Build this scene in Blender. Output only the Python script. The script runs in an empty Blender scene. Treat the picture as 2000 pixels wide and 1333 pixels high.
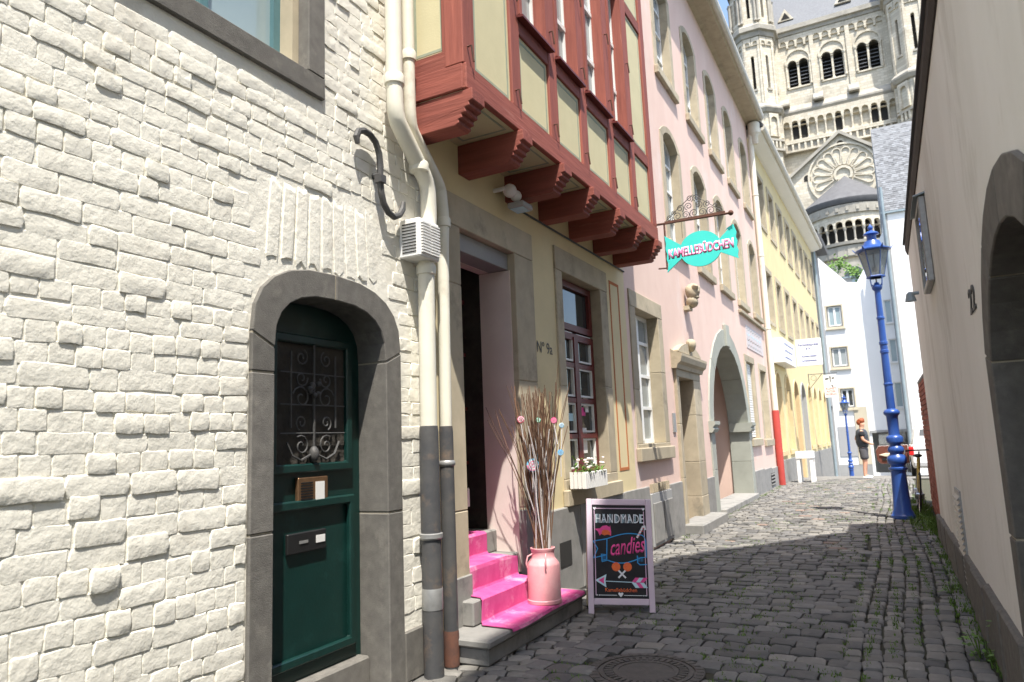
import bpy, bmesh, math, random
from mathutils import Vector, Matrix, Euler, noise
from mathutils.geometry import tessellate_polygon
R = random.Random(7)
rad = math.radians
sc = bpy.context.scene
COL = sc.collection

# ------------------------------------------------------------------ camera
cam_d = bpy.data.cameras.new('camera'); cam = bpy.data.objects.new('camera', cam_d); COL.objects.link(cam)
cam_d.sensor_width = 36.0; cam_d.lens = 1380.0 / 2000 * 36; cam_d.clip_start = 0.05; cam_d.clip_end = 600
cx = Vector((0.88318617, 0.46735198, -0.03955139)); cyd = Vector((-0.1013219, 0.10777709, -0.98899847)); cz = Vector((-0.45794766, 0.87747719, 0.14254023))
cam.matrix_world = Matrix(((cx.x, -cyd.x, -cz.x, 0), (cx.y, -cyd.y, -cz.y, 0), (cx.z, -cyd.z, -cz.z, 1.42), (0, 0, 0, 1)))
cam_d.dof.use_dof = True; cam_d.dof.focus_distance = 5.6; cam_d.dof.aperture_fstop = 3.2
sc.camera = cam
CAM = Vector((0, 0, 1.42))
def project(p):
    v = Vector(p) - CAM
    z = v.dot(cz)
    if z < 0.1: return None
    return (1000 + 1380 * v.dot(cx) / z, 666.5 + 1380 * v.dot(cyd) / z, z)

# ------------------------------------------------------------------ light
SUN = Vector((0.28, -0.365, 1.0)).normalized()           # towards the sun
w = bpy.data.worlds.new('World'); sc.world = w; w.use_nodes = True
nt = w.node_tree; bg = nt.nodes['Background']
sky = nt.nodes.new('ShaderNodeTexSky'); sky.sky_type = 'NISHITA'; sky.sun_disc = False
sky.sun_elevation = math.asin(SUN.z); sky.sun_rotation = math.atan2(SUN.x, SUN.y); sky.air_density = 1.0; sky.dust_density = 2.0; sky.ozone_density = 0.6
nt.links.new(sky.outputs[0], bg.inputs[0]); bg.inputs[1].default_value = 0.15
ld = bpy.data.lights.new('sun', 'SUN'); ld.energy = 3.6; ld.angle = rad(0.53); ld.color = (1.0, 0.955, 0.88)
lo = bpy.data.objects.new('sun', ld); COL.objects.link(lo); lo.rotation_euler = SUN.to_track_quat('Z', 'Y').to_euler(); lo.location = (5, -5, 30)
vs = sc.view_settings; vs.view_transform = 'Standard'; vs.look = 'None'; vs.gamma = 1; vs.exposure = 1.33
try: vs.use_curve_mapping = False
except Exception: pass

# ------------------------------------------------------------------ materials
MATS = {}
def mat(name, c1, c2=None, rough=0.85, ns=6.0, bump=0.0, bs=40.0, metal=0.0, rand=0.0, spec=0.35, bump2=0.0, bs2=6.0, c3=None, dist=0.004, stretch=None, ashlar=None, c3r=(.56, .70)):
    if name in MATS: return MATS[name]
    m = bpy.data.materials.new(name); m.use_nodes = True; t = m.node_tree; b = t.nodes['Principled BSDF']; L = t.links.new
    b.inputs['Roughness'].default_value = rough; b.inputs['Metallic'].default_value = metal
    b.inputs['Specular IOR Level'].default_value = spec
    c1 = (*c1, 1); c2 = (*(c2 or c1[:3]), 1)
    geo = t.nodes.new('ShaderNodeNewGeometry')
    pos = geo.outputs['Position']
    if stretch:
        vm = t.nodes.new('ShaderNodeVectorMath'); vm.operation = 'MULTIPLY'; vm.inputs[1].default_value = stretch; L(pos, vm.inputs[0]); pos = vm.outputs[0]
    n = t.nodes.new('ShaderNodeTexNoise'); n.inputs['Scale'].default_value = ns; n.inputs['Detail'].default_value = 6; n.inputs['Roughness'].default_value = 0.62
    L(pos, n.inputs['Vector'])
    rp = t.nodes.new('ShaderNodeMapRange'); rp.inputs[1].default_value = 0.32; rp.inputs[2].default_value = 0.68
    L(n.outputs['Fac'], rp.inputs[0])
    mx = t.nodes.new('ShaderNodeMix'); mx.data_type = 'RGBA'; mx.inputs[6].default_value = c1; mx.inputs[7].default_value = c2
    L(rp.outputs[0], mx.inputs[0]); out = mx.outputs[2]
    if c3:                                              # sparse stains / lichen / chips
        n3 = t.nodes.new('ShaderNodeTexNoise'); n3.inputs['Scale'].default_value = ns * 0.45; n3.inputs['Detail'].default_value = 9; n3.inputs['Roughness'].default_value = 0.7
        L(pos, n3.inputs['Vector'])
        r3 = t.nodes.new('ShaderNodeMapRange'); r3.inputs[1].default_value = c3r[0]; r3.inputs[2].default_value = c3r[1]; L(n3.outputs['Fac'], r3.inputs[0])
        m3 = t.nodes.new('ShaderNodeMix'); m3.data_type = 'RGBA'; m3.inputs[7].default_value = (*c3, 1)
        L(r3.outputs[0], m3.inputs[0]); L(out, m3.inputs[6]); out = m3.outputs[2]
    if ashlar:                                          # far masonry: coursed blocks of slightly different stone
        sx = t.nodes.new('ShaderNodeSeparateXYZ'); L(geo.outputs['Position'], sx.inputs[0]); ad0 = t.nodes.new('ShaderNodeMath'); ad0.operation = 'ADD'; L(sx.outputs[0], ad0.inputs[0]); L(sx.outputs[1], ad0.inputs[1])
        cb = t.nodes.new('ShaderNodeCombineXYZ'); L(ad0.outputs[0], cb.inputs[0]); L(sx.outputs[2], cb.inputs[1])
        br = t.nodes.new('ShaderNodeTexBrick'); br.inputs['Scale'].default_value = 1.0; br.inputs['Brick Width'].default_value = ashlar[0]; br.inputs['Row Height'].default_value = ashlar[1]; br.inputs['Mortar Size'].default_value = .025
        br.inputs['Color1'].default_value = (1, 1, 1, 1); br.inputs['Color2'].default_value = (.72, .70, .66, 1); br.inputs['Mortar'].default_value = (.62, .60, .56, 1); L(cb.outputs[0], br.inputs['Vector'])
        ml_ = t.nodes.new('ShaderNodeMix'); ml_.data_type = 'RGBA'; ml_.blend_type = 'MULTIPLY'; ml_.inputs[0].default_value = .75; L(out, ml_.inputs[6]); L(br.outputs['Color'], ml_.inputs[7]); out = ml_.outputs[2]
    if rand:
        oi = t.nodes.new('ShaderNodeObjectInfo'); ad = t.nodes.new('ShaderNodeMath'); ad.operation = 'ADD'
        L(oi.outputs['Random'], ad.inputs[0]); L(geo.outputs['Random Per Island'], ad.inputs[1])
        fr = t.nodes.new('ShaderNodeMath'); fr.operation = 'FRACT'; L(ad.outputs[0], fr.inputs[0])
        mr = t.nodes.new('ShaderNodeMapRange'); mr.inputs[3].default_value = 1 - rand; mr.inputs[4].default_value = 1 + rand; L(fr.outputs[0], mr.inputs[0])
        hs = t.nodes.new('ShaderNodeHueSaturation'); L(mr.outputs[0], hs.inputs['Value']); L(out, hs.inputs['Color']); out = hs.outputs[0]
    L(out, b.inputs['Base Color'])
    if bump:
        n2 = t.nodes.new('ShaderNodeTexNoise'); n2.inputs['Scale'].default_value = bs; n2.inputs['Detail'].default_value = 5
        L(pos, n2.inputs['Vector'])
        bp = t.nodes.new('ShaderNodeBump'); bp.inputs['Strength'].default_value = bump; bp.inputs['Distance'].default_value = dist; L(n2.outputs['Fac'], bp.inputs['Height'])
        if bump2:
            n4 = t.nodes.new('ShaderNodeTexNoise'); n4.inputs['Scale'].default_value = bs2; n4.inputs['Detail'].default_value = 3
            L(geo.outputs['Position'], n4.inputs['Vector'])
            b2 = t.nodes.new('ShaderNodeBump'); b2.inputs['Strength'].default_value = bump2; b2.inputs['Distance'].default_value = 0.03; L(n4.outputs['Fac'], b2.inputs['Height']); L(bp.outputs[0], b2.inputs['Normal'])
            L(b2.outputs[0], b.inputs['Normal'])
        else: L(bp.outputs[0], b.inputs['Normal'])
    MATS[name] = m; return m
M = dict(
    white=mat('limewashed brick', (.80, .77, .675), (.72, .69, .60), .9, 3.5, .5, 110, rand=.03, bump2=.20, bs2=22, c3=(.58, .535, .45), dist=.0022, c3r=(.57, .74)),
    basalt=mat('dark basalt', (.12, .112, .10), (.17, .16, .142), .92, 14, .7, 200, rand=.14, c3=(.21, .195, .17), dist=.004),
    trach=mat('grey beige trachyte', (.46, .395, .285), (.37, .32, .23), .9, 5, .4, 160, rand=.12, c3=(.25, .22, .165), dist=.003),
    grey_stone=mat('grey plinth stone', (.22, .215, .20), (.29, .28, .26), .9, 6, .5, 180, rand=.12, c3=(.15, .145, .14), dist=.003),
    plaster_y=mat('ochre yellow plaster', (.71, .60, .36), (.65, .55, .33), .92, 2.5, .25, 160, c3=(.55, .47, .29)),
    plaster_p=mat('old pink plaster', (.71, .535, .455), (.65, .47, .395), .92, 1.6, .3, 120, c3=(.72, .60, .55), stretch=(1, 1, .45), bump2=.12, bs2=5),
    plaster_y2=mat('pale yellow plaster', (.70, .58, .32), (.63, .52, .29), .92, 1.5, .3, 60),
    ochre=mat('ochre painted stone', (.66, .51, .28), (.58, .44, .24), .9, 3, .3, 50, rand=.06),
    plaster_r=mat('stained cream plaster', (.84, .825, .775), (.77, .755, .70), .92, 1.7, .4, 120, c3=(.56, .535, .47), bump2=.25, bs2=5, stretch=(1, 1, .4), c3r=(.51, .68)),
    plaster_g=mat('grey plaster', (.34, .34, .33), (.28, .28, .275), .92, 1.5, .3, 50),
    plaster_w=mat('white render', (.82, .82, .80), (.78, .78, .76), .92, .8, .1, 30),
    plaster_b=mat('beige render', (.55, .49, .37), (.5, .45, .34), .92, .8, .1, 30),
    timber=mat('oxide red timber', (.31, .092, .064), (.22, .062, .045), .75, 26, .8, 60, rand=.14, c3=(.40, .17, .13), dist=.004, stretch=(1, 1, .07), c3r=(.62, .72)),
    timber_y=mat('oxide red timber along', (.31, .092, .064), (.22, .062, .045), .75, 26, .8, 60, rand=.14, c3=(.40, .17, .13), dist=.004, stretch=(1, .07, 1), c3r=(.62, .72)),
    timber_x=mat('oxide red timber across', (.29, .082, .058), (.21, .058, .042), .75, 26, .8, 60, rand=.14, c3=(.38, .15, .11), dist=.004, stretch=(.07, 1, 1), c3r=(.62, .72)),
    timber_d=mat('dark red paint', (.145, .028, .022), (.11, .02, .017), .5, 7, .2, 60, rand=.08),
    panel=mat('cream infill panel', (.60, .545, .34), (.55, .50, .31), .9, 4, .3, 70, rand=.03),
    line_g=mat('grey green line paint', (.33, .37, .28), (.28, .31, .23), .9, 12),
    line_r=mat('rust red line paint', (.50, .17, .06), (.44, .15, .05), .9, 10),
    pipe_w=mat('cream painted pipe', (.74, .71, .60), (.68, .65, .54), .55, 5, .15, 60, c3=(.52, .47, .38)),
    pipe_d=mat('dark grey iron pipe', (.055, .056, .06), (.085, .083, .08), .6, 8, .3, 60, c3=(.16, .12, .09)),
    pipe_r=mat('red painted pipe', (.42, .06, .045), (.36, .05, .04), .5, 6, .1, 50),
    zinc=mat('weathered zinc', (.30, .36, .38), (.24, .29, .31), .55, 3, .1, 40, metal=.3),
    iron=mat('wrought iron', (.075, .075, .075), (.11, .105, .10), .6, 20, .4, 80, metal=.3),
    rust=mat('rusty iron', (.16, .07, .045), (.09, .05, .04), .8, 15, .3, 80),
    green=mat('bottle green door paint', (.0045, .031, .026), (.0035, .024, .02), .38, 8, .12, 60, spec=.5, c3=(.010, .048, .041)),
    brass=mat('bronze plate', (.22, .13, .07), (.17, .10, .055), .4, 30, metal=.6),
    black=mat('black paint', (.012, .012, .012), (.018, .018, .018), .5, 10),
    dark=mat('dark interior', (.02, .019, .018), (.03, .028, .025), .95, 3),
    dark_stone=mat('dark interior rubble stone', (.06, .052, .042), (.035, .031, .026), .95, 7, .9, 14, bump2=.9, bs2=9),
    glass=mat('window glass', (.34, .37, .37), (.25, .28, .28), .06, .6, spec=.7),
    glass_d=mat('dark window glass', (.03, .035, .035), (.05, .055, .055), .05, .8, spec=.8),
    glass_b=mat('pale window glass', (.34, .42, .44), (.28, .36, .38), .08, .7, spec=.6),
    wframe=mat('white window frame', (.78, .78, .75), (.72, .72, .69), .5, 8),
    wframe_t=mat('teal window frame', (.10, .20, .22), (.08, .17, .19), .5, 8),
    slate=mat('slate roof', (.17, .18, .19), (.125, .13, .14), .62, 5, .4, 20, rand=.34, spec=.3),
    slate_d=mat('dark slate roof', (.12, .121, .125), (.09, .09, .094), .8, 2, .3, 12, rand=.15),
    church=mat('pale tuff ashlar', (.68, .63, .52), (.58, .535, .435), .92, .5, .4, 6, c3=(.40, .365, .30), dist=.03, ashlar=(.7, .32)),
    church_d=mat('weathered tuff', (.42, .395, .335), (.30, .28, .24), .92, .8, .4, 4, c3=(.2, .19, .165), dist=.03),
    soil=mat('joint soil', (.07, .062, .045), (.05, .055, .03), .95, 9, .5, 60),
    cobble=mat('basalt cobble', (.105, .103, .10), (.14, .136, .128), .7, 11, .5, 130, rand=.32, c3=(.18, .172, .155)),
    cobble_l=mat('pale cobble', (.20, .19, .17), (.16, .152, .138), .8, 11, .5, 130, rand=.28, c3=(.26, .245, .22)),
    cobble_r=mat('reddish cobble', (.26, .19, .155), (.22, .165, .135), .8, 11, .5, 70, rand=.15),
    asphalt=mat('pale worn paving', (.20, .195, .18), (.165, .16, .15), .9, 3, .4, 30),
    grass=mat('grass', (.075, .14, .02), (.12, .20, .035), .8, 9, rand=.35),
    leaf=mat('fresh leaves', (.085, .17, .025), (.14, .25, .05), .6, 20, rand=.35),
    lampblue=mat('royal blue enamel', (.028, .09, .33), (.022, .07, .28), .32, 6, .05, 30, spec=.55, c3=(.03, .08, .30)),
    lampglass=mat('lantern glass', (.55, .58, .58), (.5, .53, .53), .1, 3, spec=.5),
    pink=mat('pale pink enamel', (.72, .36, .37), (.67, .32, .33), .38, 6, .08, 20, c3=(.74, .42, .42)),
    carpet=mat('hot pink carpet', (.64, .125, .31), (.54, .075, .235), .98, 7, .9, 350, spec=.05, c3=(.72, .40, .52), c3r=(.50, .68), dist=.004),
    lilac=mat('pale lilac board frame', (.64, .54, .62), (.60, .50, .58), .6, 6, .1, 40),
    creamwood=mat('pale plywood', (.68, .58, .38), (.62, .52, .33), .7, 6),
    chalkb=mat('blackboard', (.012, .012, .014), (.02, .02, .022), .6, 12),
    c_white=mat('chalk white', (.75, .78, .80), None, .9), c_pink=mat('chalk pink', (.80, .10, .33), (.7, .08, .28), .9, 30),
    c_blue=mat('chalk blue', (.05, .33, .70), None, .9), c_orange=mat('chalk orange', (.80, .20, .05), (.7, .12, .06), .9, 40),
    c_lilac=mat('chalk lilac', (.70, .50, .65), None, .9), c_pale=mat('chalk pale blue', (.50, .70, .78), None, .9), c_red=mat('chalk red', (.65, .05, .07), None, .9),
    turq=mat('turquoise sign paint', (.07, .74, .66), (.06, .70, .62), .5, 4), turq_d=mat('dark teal paint', (.01, .25, .24), None, .5),
    signpink=mat('pink lettering', (.88, .28, .52), None, .6), signwhite=mat('white lettering', (.85, .85, .85), None, .6),
    plastic=mat('white plastic', (.78, .77, .74), (.74, .73, .70), .45, 5), plastic_g=mat('grey plastic', (.36, .36, .36), None, .5),
    signblue=mat('blue lettering', (.04, .07, .30), None, .6), signred=mat('red lettering', (.62, .12, .06), None, .6),
    twig=mat('dry brown twig', (.12, .065, .04), (.2, .115, .07), .85, 20, rand=.35), twig_w=mat('whitewashed twig', (.72, .70, .68), (.62, .58, .56), .8, 20, rand=.1),
    skin=mat('skin', (.62, .33, .22), (.56, .29, .19), .55, 8), hair=mat('ginger hair', (.36, .085, .025), (.22, .05, .015), .6, 60, .8, 120),
    vest=mat('charcoal quilted vest', (.035, .04, .048), (.05, .056, .065), .55, 12), tee=mat('black tee', (.015, .015, .017), None, .9),
    shorts=mat('grey shorts', (.085, .082, .088), (.07, .068, .074), .9, 12), shoe=mat('white sneaker', (.78, .78, .78), None, .6),
    car=mat('white car paint', (.74, .74, .73), None, .25, spec=.6), tyre=mat('tyre rubber', (.02, .02, .02), None, .85), carglass=mat('car glass', (.025, .03, .032), None, .05, spec=.8),
    tail=mat('red tail light', (.55, .02, .02), None, .2), chrome=mat('chrome', (.6, .6, .6), None, .25, metal=1), brownin=mat('brown door lining', (.14, .045, .03), (.11, .035, .022), .6, 8), beige=mat('beige armrest', (.62, .55, .42), None, .6),
    brick=mat('red garden brick', (.36, .12, .08), (.28, .095, .065), .9, 10, .6, 60, rand=.25), joint=mat('pale joint mortar', (.42, .37, .28), (.34, .30, .23), .95, 12, .4, 120), mortar=mat('mortar', (.30, .27, .23), (.24, .22, .19), .95, 10, .5, 80),
    bikegold=mat('gold bike frame', (.45, .34, .08), None, .35, metal=.5), steel=mat('galvanised steel', (.38, .38, .37), (.30, .30, .29), .5, 20, metal=.5),
    manhole=mat('cast iron cover', (.075, .07, .065), (.11, .10, .09), .65, 18, .4, 80, metal=.2),
    cgreen=mat('candy green', (.12, .55, .3), None, .4), cblue=mat('candy blue', (.15, .45, .65), None, .4), cpink=mat('candy pink', (.80, .25, .38), None, .4),
    flower=mat('white petals', (.8, .78, .72), (.8, .6, .62), .7, 40), petal_r=mat('red petals', (.6, .05, .06), None, .7),
)
if True:                                                # lantern glass and door glass let light through
    b = M['lampglass'].node_tree.nodes['Principled BSDF']; b.inputs['Transmission Weight'].default_value = .75; b.inputs['IOR'].default_value = 1.1

# ------------------------------------------------------------------ builders
ORG = {}
def root(name, loc, label, cat, group=None):
    o = bpy.data.objects.new(name, None); COL.objects.link(o); o.location = loc; o.empty_display_size = .2
    o['label'] = label; o['category'] = cat
    if group: o['group'] = group
    ORG[o.name] = Vector(loc); return o
def tag(o, label, cat, group=None):
    o['label'] = label; o['category'] = cat
    if group: o['group'] = group
    return o
def org(parent): return ORG.get(parent.name, Vector((0, 0, 0))) if parent else Vector((0, 0, 0))

class Fr:                                               # a wall frame: s along the wall, d outwards, z up
    def __init__(s, o, sd, nd):
        s.o = Vector((*o, 0)); s.sd = Vector((*sd, 0)).normalized(); s.nd = Vector((*nd, 0)).normalized()
    def p(s, a, d, z): return s.o + s.sd * a + s.nd * d + Vector((0, 0, z))
W = Fr((0, 0), (1, 0), (0, 1))

class MB:
    def __init__(s): s.v = []; s.f = []
    def add(s, vs, fs):
        n = len(s.v); s.v += [Vector(v) for v in vs]; s.f += [tuple(i + n for i in f) for f in fs]; return s
    def hexa(s, c):                                     # 8 corners: bottom 4, top 4
        return s.add(c, [(0, 1, 2, 3), (4, 5, 6, 7), (0, 1, 5, 4), (1, 2, 6, 5), (2, 3, 7, 6), (3, 0, 4, 7)])
    def box(s, F, s0, s1, d0, d1, z0, z1):
        return s.hexa([F.p(a, d, z) for z in (z0, z1) for a, d in ((s0, d0), (s1, d0), (s1, d1), (s0, d1))])
    def ext(s, F, pts, d0, d1):                         # polygon in (s,z) extruded along d
        n = len(pts); a = [F.p(x, d0, z) for x, z in pts]; b = [F.p(x, d1, z) for x, z in pts]
        tri = [tuple(t) for t in tessellate_polygon([[Vector((x, z, 0)) for x, z in pts]])]
        fs = [t for t in tri] + [tuple(i + n for i in t) for t in tri] + [(i, (i + 1) % n, (i + 1) % n + n, i + n) for i in range(n)]
        return s.add(a + b, fs)
    def exts(s, F, pts, s0, s1):                        # polygon in (d,z) extruded along s
        n = len(pts); a = [F.p(s0, d, z) for d, z in pts]; b = [F.p(s1, d, z) for d, z in pts]
        tri = [tuple(t) for t in tessellate_polygon([[Vector((x, z, 0)) for x, z in pts]])]
        fs = [t for t in tri] + [tuple(i + n for i in t) for t in tri] + [(i, (i + 1) % n, (i + 1) % n + n, i + n) for i in range(n)]
        return s.add(a + b, fs)
    def wall(s, F, outer, holes, d0, d1):               # slab with holes, front at d1
        loops = [outer] + holes; flat = [p for l in loops for p in l]; n = len(flat)
        tri = [tuple(t) for t in tessellate_polygon([[Vector((x, z, 0)) for x, z in l] for l in loops])]
        vs = [F.p(x, d1, z) for x, z in flat] + [F.p(x, d0, z) for x, z in flat]
        fs = tri + [tuple(i + n for i in t) for t in tri]; k = 0
        for l in loops:
            m = len(l)
            fs += [(k + i, k + (i + 1) % m, k + (i + 1) % m + n, k + i + n) for i in range(m)]; k += m
        return s.add(vs, fs)
    def tube(s, path, r, n=8, close=False):
        P = [Vector(p) for p in path]; m = len(P); rs = r if isinstance(r, (list, tuple)) else [r] * m
        up = None; vs = []; fs = []
        for i, p in enumerate(P):
            t = (P[(i + 1) % m] - P[i - 1]) if close else (P[min(i + 1, m - 1)] - P[max(i - 1, 0)])
            t.normalize()
            if up is None: up = Vector((0, 0, 1)) if abs(t.z) < .9 else Vector((1, 0, 0))
            a = t.cross(up); 
            if a.length < 1e-4: a = t.orthogonal()
            a.normalize(); b = a.cross(t); up = b
            vs += [p + (a * math.cos(2 * math.pi * k / n) + b * math.sin(2 * math.pi * k / n)) * rs[i] for k in range(n)]
        for i in range(m if close else m - 1):
            j = (i + 1) % m
            fs += [(i * n + k, i * n + (k + 1) % n, j * n + (k + 1) % n, j * n + k) for k in range(n)]
        if not close: fs += [tuple(range(n)), tuple(range((m - 1) * n, m * n))]
        return s.add(vs, fs)
    def lathe(s, c, prof, n=24, ph=0.0, sx=1, sy=1):
        vs = []; fs = []; m = len(prof)
        for r, z in prof:
            vs += [Vector((c[0] + sx * r * math.cos(2 * math.pi * k / n + ph), c[1] + sy * r * math.sin(2 * math.pi * k / n + ph), c[2] + z)) for k in range(n)]
        for i in range(m - 1): fs += [(i * n + k, i * n + (k + 1) % n, (i + 1) * n + (k + 1) % n, (i + 1) * n + k) for k in range(n)]
        fs += [tuple(range(n)), tuple(range((m - 1) * n, m * n))]
        return s.add(vs, fs)
    def ball(s, c, r, n=10, sq=(1, 1, 1)):
        return s.lathe_v(c, [(math.sin(math.pi * i / (n - 1)) * r + 1e-4, -math.cos(math.pi * i / (n - 1)) * r) for i in range(n)], n + 2, sq)
    def lathe_v(s, c, prof, n, sq): 
        return s.add([Vector((c[0] + sq[0] * r * math.cos(2 * math.pi * k / n), c[1] + sq[1] * r * math.sin(2 * math.pi * k / n), c[2] + sq[2] * z)) for r, z in prof for k in range(n)],
                     [(i * n + k, i * n + (k + 1) % n, (i + 1) * n + (k + 1) % n, (i + 1) * n + k) for i in range(len(prof) - 1) for k in range(n)])
    def ribbon(s, mp, pts, wd, th=.0015, close=False):   # flat line in a plane, mp(u,v,h) -> world
        P = [Vector((x, y)) for x, y in pts]; m = len(P)
        for i in range(m if close else m - 1):
            a, b = P[i], P[(i + 1) % m]; t = (b - a)
            if t.length < 1e-6: continue
            t.normalize(); nn = Vector((-t.y, t.x)) * wd / 2; a = a - t * wd * .3; b = b + t * wd * .3
            q = [a - nn, b - nn, b + nn, a + nn]
            s.hexa([mp(x.x, x.y, 0) for x in q] + [mp(x.x, x.y, th) for x in q])
        return s
    def flat(s, mp, pts, th=.0015):
        n = len(pts); tri = [tuple(t) for t in tessellate_polygon([[Vector((x, y, 0)) for x, y in pts]])]
        return s.add([mp(x, y, 0) for x, y in pts] + [mp(x, y, th) for x, y in pts], [tuple(i + n for i in t) for t in tri] + [(i, (i + 1) % n, (i + 1) % n + n, i + n) for i in range(n)])
    def build(s, name, m, parent=None, smooth=False, bevel=0, kind=None, jit=0):
        o3 = org(parent)
        me = bpy.data.meshes.new(name); me.from_pydata([v - o3 for v in s.v], [], s.f)
        bm = bmesh.new(); bm.from_mesh(me); bmesh.ops.recalc_face_normals(bm, faces=bm.faces)
        if bevel: bmesh.ops.bevel(bm, geom=[e for e in bm.edges if len(e.link_faces) == 2 and e.calc_face_angle(0) > .5], offset=bevel, segments=1, affect='EDGES', clamp_overlap=True)
        if jit:
            for v in bm.verts: v.co += noise.noise_vector(v.co * 9 + o3) * jit
        bm.to_mesh(me); bm.free()
        if smooth:
            me.polygons.foreach_set('use_smooth', [True] * len(me.polygons))
            try: me.set_sharp_from_angle(angle=rad(38))
            except Exception: pass
        me.materials.append(M[m] if isinstance(m, str) else m)
        o = bpy.data.objects.new(name, me); COL.objects.link(o)
        if parent: o.parent = parent; ORG[o.name] = o3
        if kind: o['kind'] = kind
        return o

def bx(name, m, parent, F, *a, bevel=0, jit=0): return MB().box(F, *a).build(name, m, parent, bevel=bevel, jit=jit)
def arch(s0, s1, z0, zs, rise, n=10):                   # polygon: bottom left, up, over the arch, down
    c = (s0 + s1) / 2; hw = (s1 - s0) / 2
    if rise <= 0: return [(s0, z0), (s0, zs), (s1, zs), (s1, z0)]
    r = (hw * hw + rise * rise) / (2 * rise); zc = zs + rise - r; a0 = math.atan2(zs - zc, hw)
    return [(s0, z0)] + [(c + r * math.cos(math.pi - a0 - (math.pi - 2 * a0) * i / n), zc + r * math.sin(math.pi - a0 - (math.pi - 2 * a0) * i / n)) for i in range(n + 1)] + [(s1, z0)]
def blocks(F, inner, outer, cuts, d0, d1, name, m, parent, gap=.004, bevel=.006):
    """matched polylines cut into single stones, with a mortar bed behind the joints"""
    bed = MB()
    for k in range(len(inner) - 1):
        q = [(inner[k], outer[k], .03), (inner[k + 1], outer[k + 1], .03), (inner[k + 1], outer[k + 1], .97), (inner[k], outer[k], .97)]
        c4 = [(a_[0] + (b_[0] - a_[0]) * t, a_[1] + (b_[1] - a_[1]) * t) for a_, b_, t in q]
        bed.hexa([F.p(x, d0 + .006, z) for x, z in c4] + [F.p(x, d1 - .007, z) for x, z in c4])
    bed.build('joint_mortar', 'joint', parent)
    for a, b in zip(cuts[:-1], cuts[1:]):
        pi = inner[a:b + 1]; po = outer[a:b + 1]
        def tr(l):
            l = list(l)
            def mv(p, q):
                v = Vector((q[0] - p[0], q[1] - p[1])); L = v.length or 1; return (p[0] + v.x / L * gap, p[1] + v.y / L * gap)
            f, e = mv(l[0], l[1]), mv(l[-1], l[-2]); l[0] = f; l[-1] = e; return l
        pts = tr(pi) + tr(po)[::-1]
        MB().ext(F, pts, d0, d1).build(name, m, parent, bevel=bevel)
def rect_sur(F, o, i, cutl, cutr, d0, d1, m, parent, bevel=.006):
    """square headed stone surround: lintel and sill run through, jambs in single stones. o, i = (s0, s1, z0, z1)"""
    g = .003; e = .004
    bx('stone_block', m, parent, F, o[0], o[1], d0, d1 + .002, i[3], o[3], bevel=bevel)
    if i[2] > o[2]: bx('stone_block', m, parent, F, o[0], o[1], d0, d1 + .002, o[2], i[2], bevel=bevel)
    for a, b, cuts in ((o[0], i[0], cutl), (i[1], o[1], cutr)):
        zz = [i[2]] + list(cuts) + [i[3]]
        for z0, z1 in zip(zz[:-1], zz[1:]): bx('stone_block', m, parent, F, a, b, d0, d1 + R.uniform(-.003, .001), z0 + g, z1 - g, bevel=bevel)
        bx('joint_mortar', 'joint', parent, F, a + e, b - e, d0 + .006, d1 - .007, i[2] + .001, i[3] - .001)
def subdiv(pts, maxl):
    out = [pts[0]]
    for a, b in zip(pts[:-1], pts[1:]):
        n = max(1, int(math.hypot(b[0] - a[0], b[1] - a[1]) / maxl + .5))
        out += [(a[0] + (b[0] - a[0]) * i / n, a[1] + (b[1] - a[1]) * i / n) for i in range(1, n + 1)]
    return out
def window(F, s0, s1, z0, zs, rise, rec, parent, fm='wframe', gm='glass', bar=.05, cols=2, rows=(.35, .68), depth=.06, name='window', mull=None):
    """frame of bars with one pane per cell; s0..s1, z0..zs (+rise) is the opening"""
    o = arch(s0, s1, z0, zs, rise, 8); i = arch(s0 + bar, s1 - bar, z0 + bar, zs - (0 if rise else bar), max(rise - bar * .6, 0), 8)
    mb = MB().wall(F, o, [i], rec - depth, rec)
    mw = mull or bar; H = zs + rise - z0
    cs = [s0 + (s1 - s0) * k / cols for k in range(1, cols)]
    for c in cs: mb.box(F, c - mw / 2, c + mw / 2, rec - depth + .005, rec + .012, z0 + bar * .6, zs + rise * .9 - bar * .5)
    for r in rows: mb.box(F, s0 + bar * .6, s1 - bar * .6, rec - depth + .008, rec + .006, z0 + H * r - bar * .35, z0 + H * r + bar * .35)
    wn = mb.build(name, fm, parent)
    zz = [z0] + [z0 + H * r for r in rows] + [zs + rise]; ss = [s0] + cs + [s1]
    for a, b in zip(zz[:-1], zz[1:]):
        for c, d in zip(ss[:-1], ss[1:]):
            top = b
            if rise and b == zz[-1]: pts = [(c + .01, a), (c + .01, zs + (rise * .75 if c > s0 else 0)), ((c + d) / 2, zs + rise * (.75 if cols > 1 else .95)), (d - .01, zs + (rise * .75 if d < s1 else 0)), (d - .01, a)]
            else: pts = [(c + .01, a), (c + .01, b), (d - .01, b), (d - .01, a)]
            t = R.uniform(-.004, .004)
            MB().ext(F, pts, rec - depth * .7 + t, rec - depth * .5 + t).build('pane', gm, wn)
    return wn
FONT = None
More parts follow.
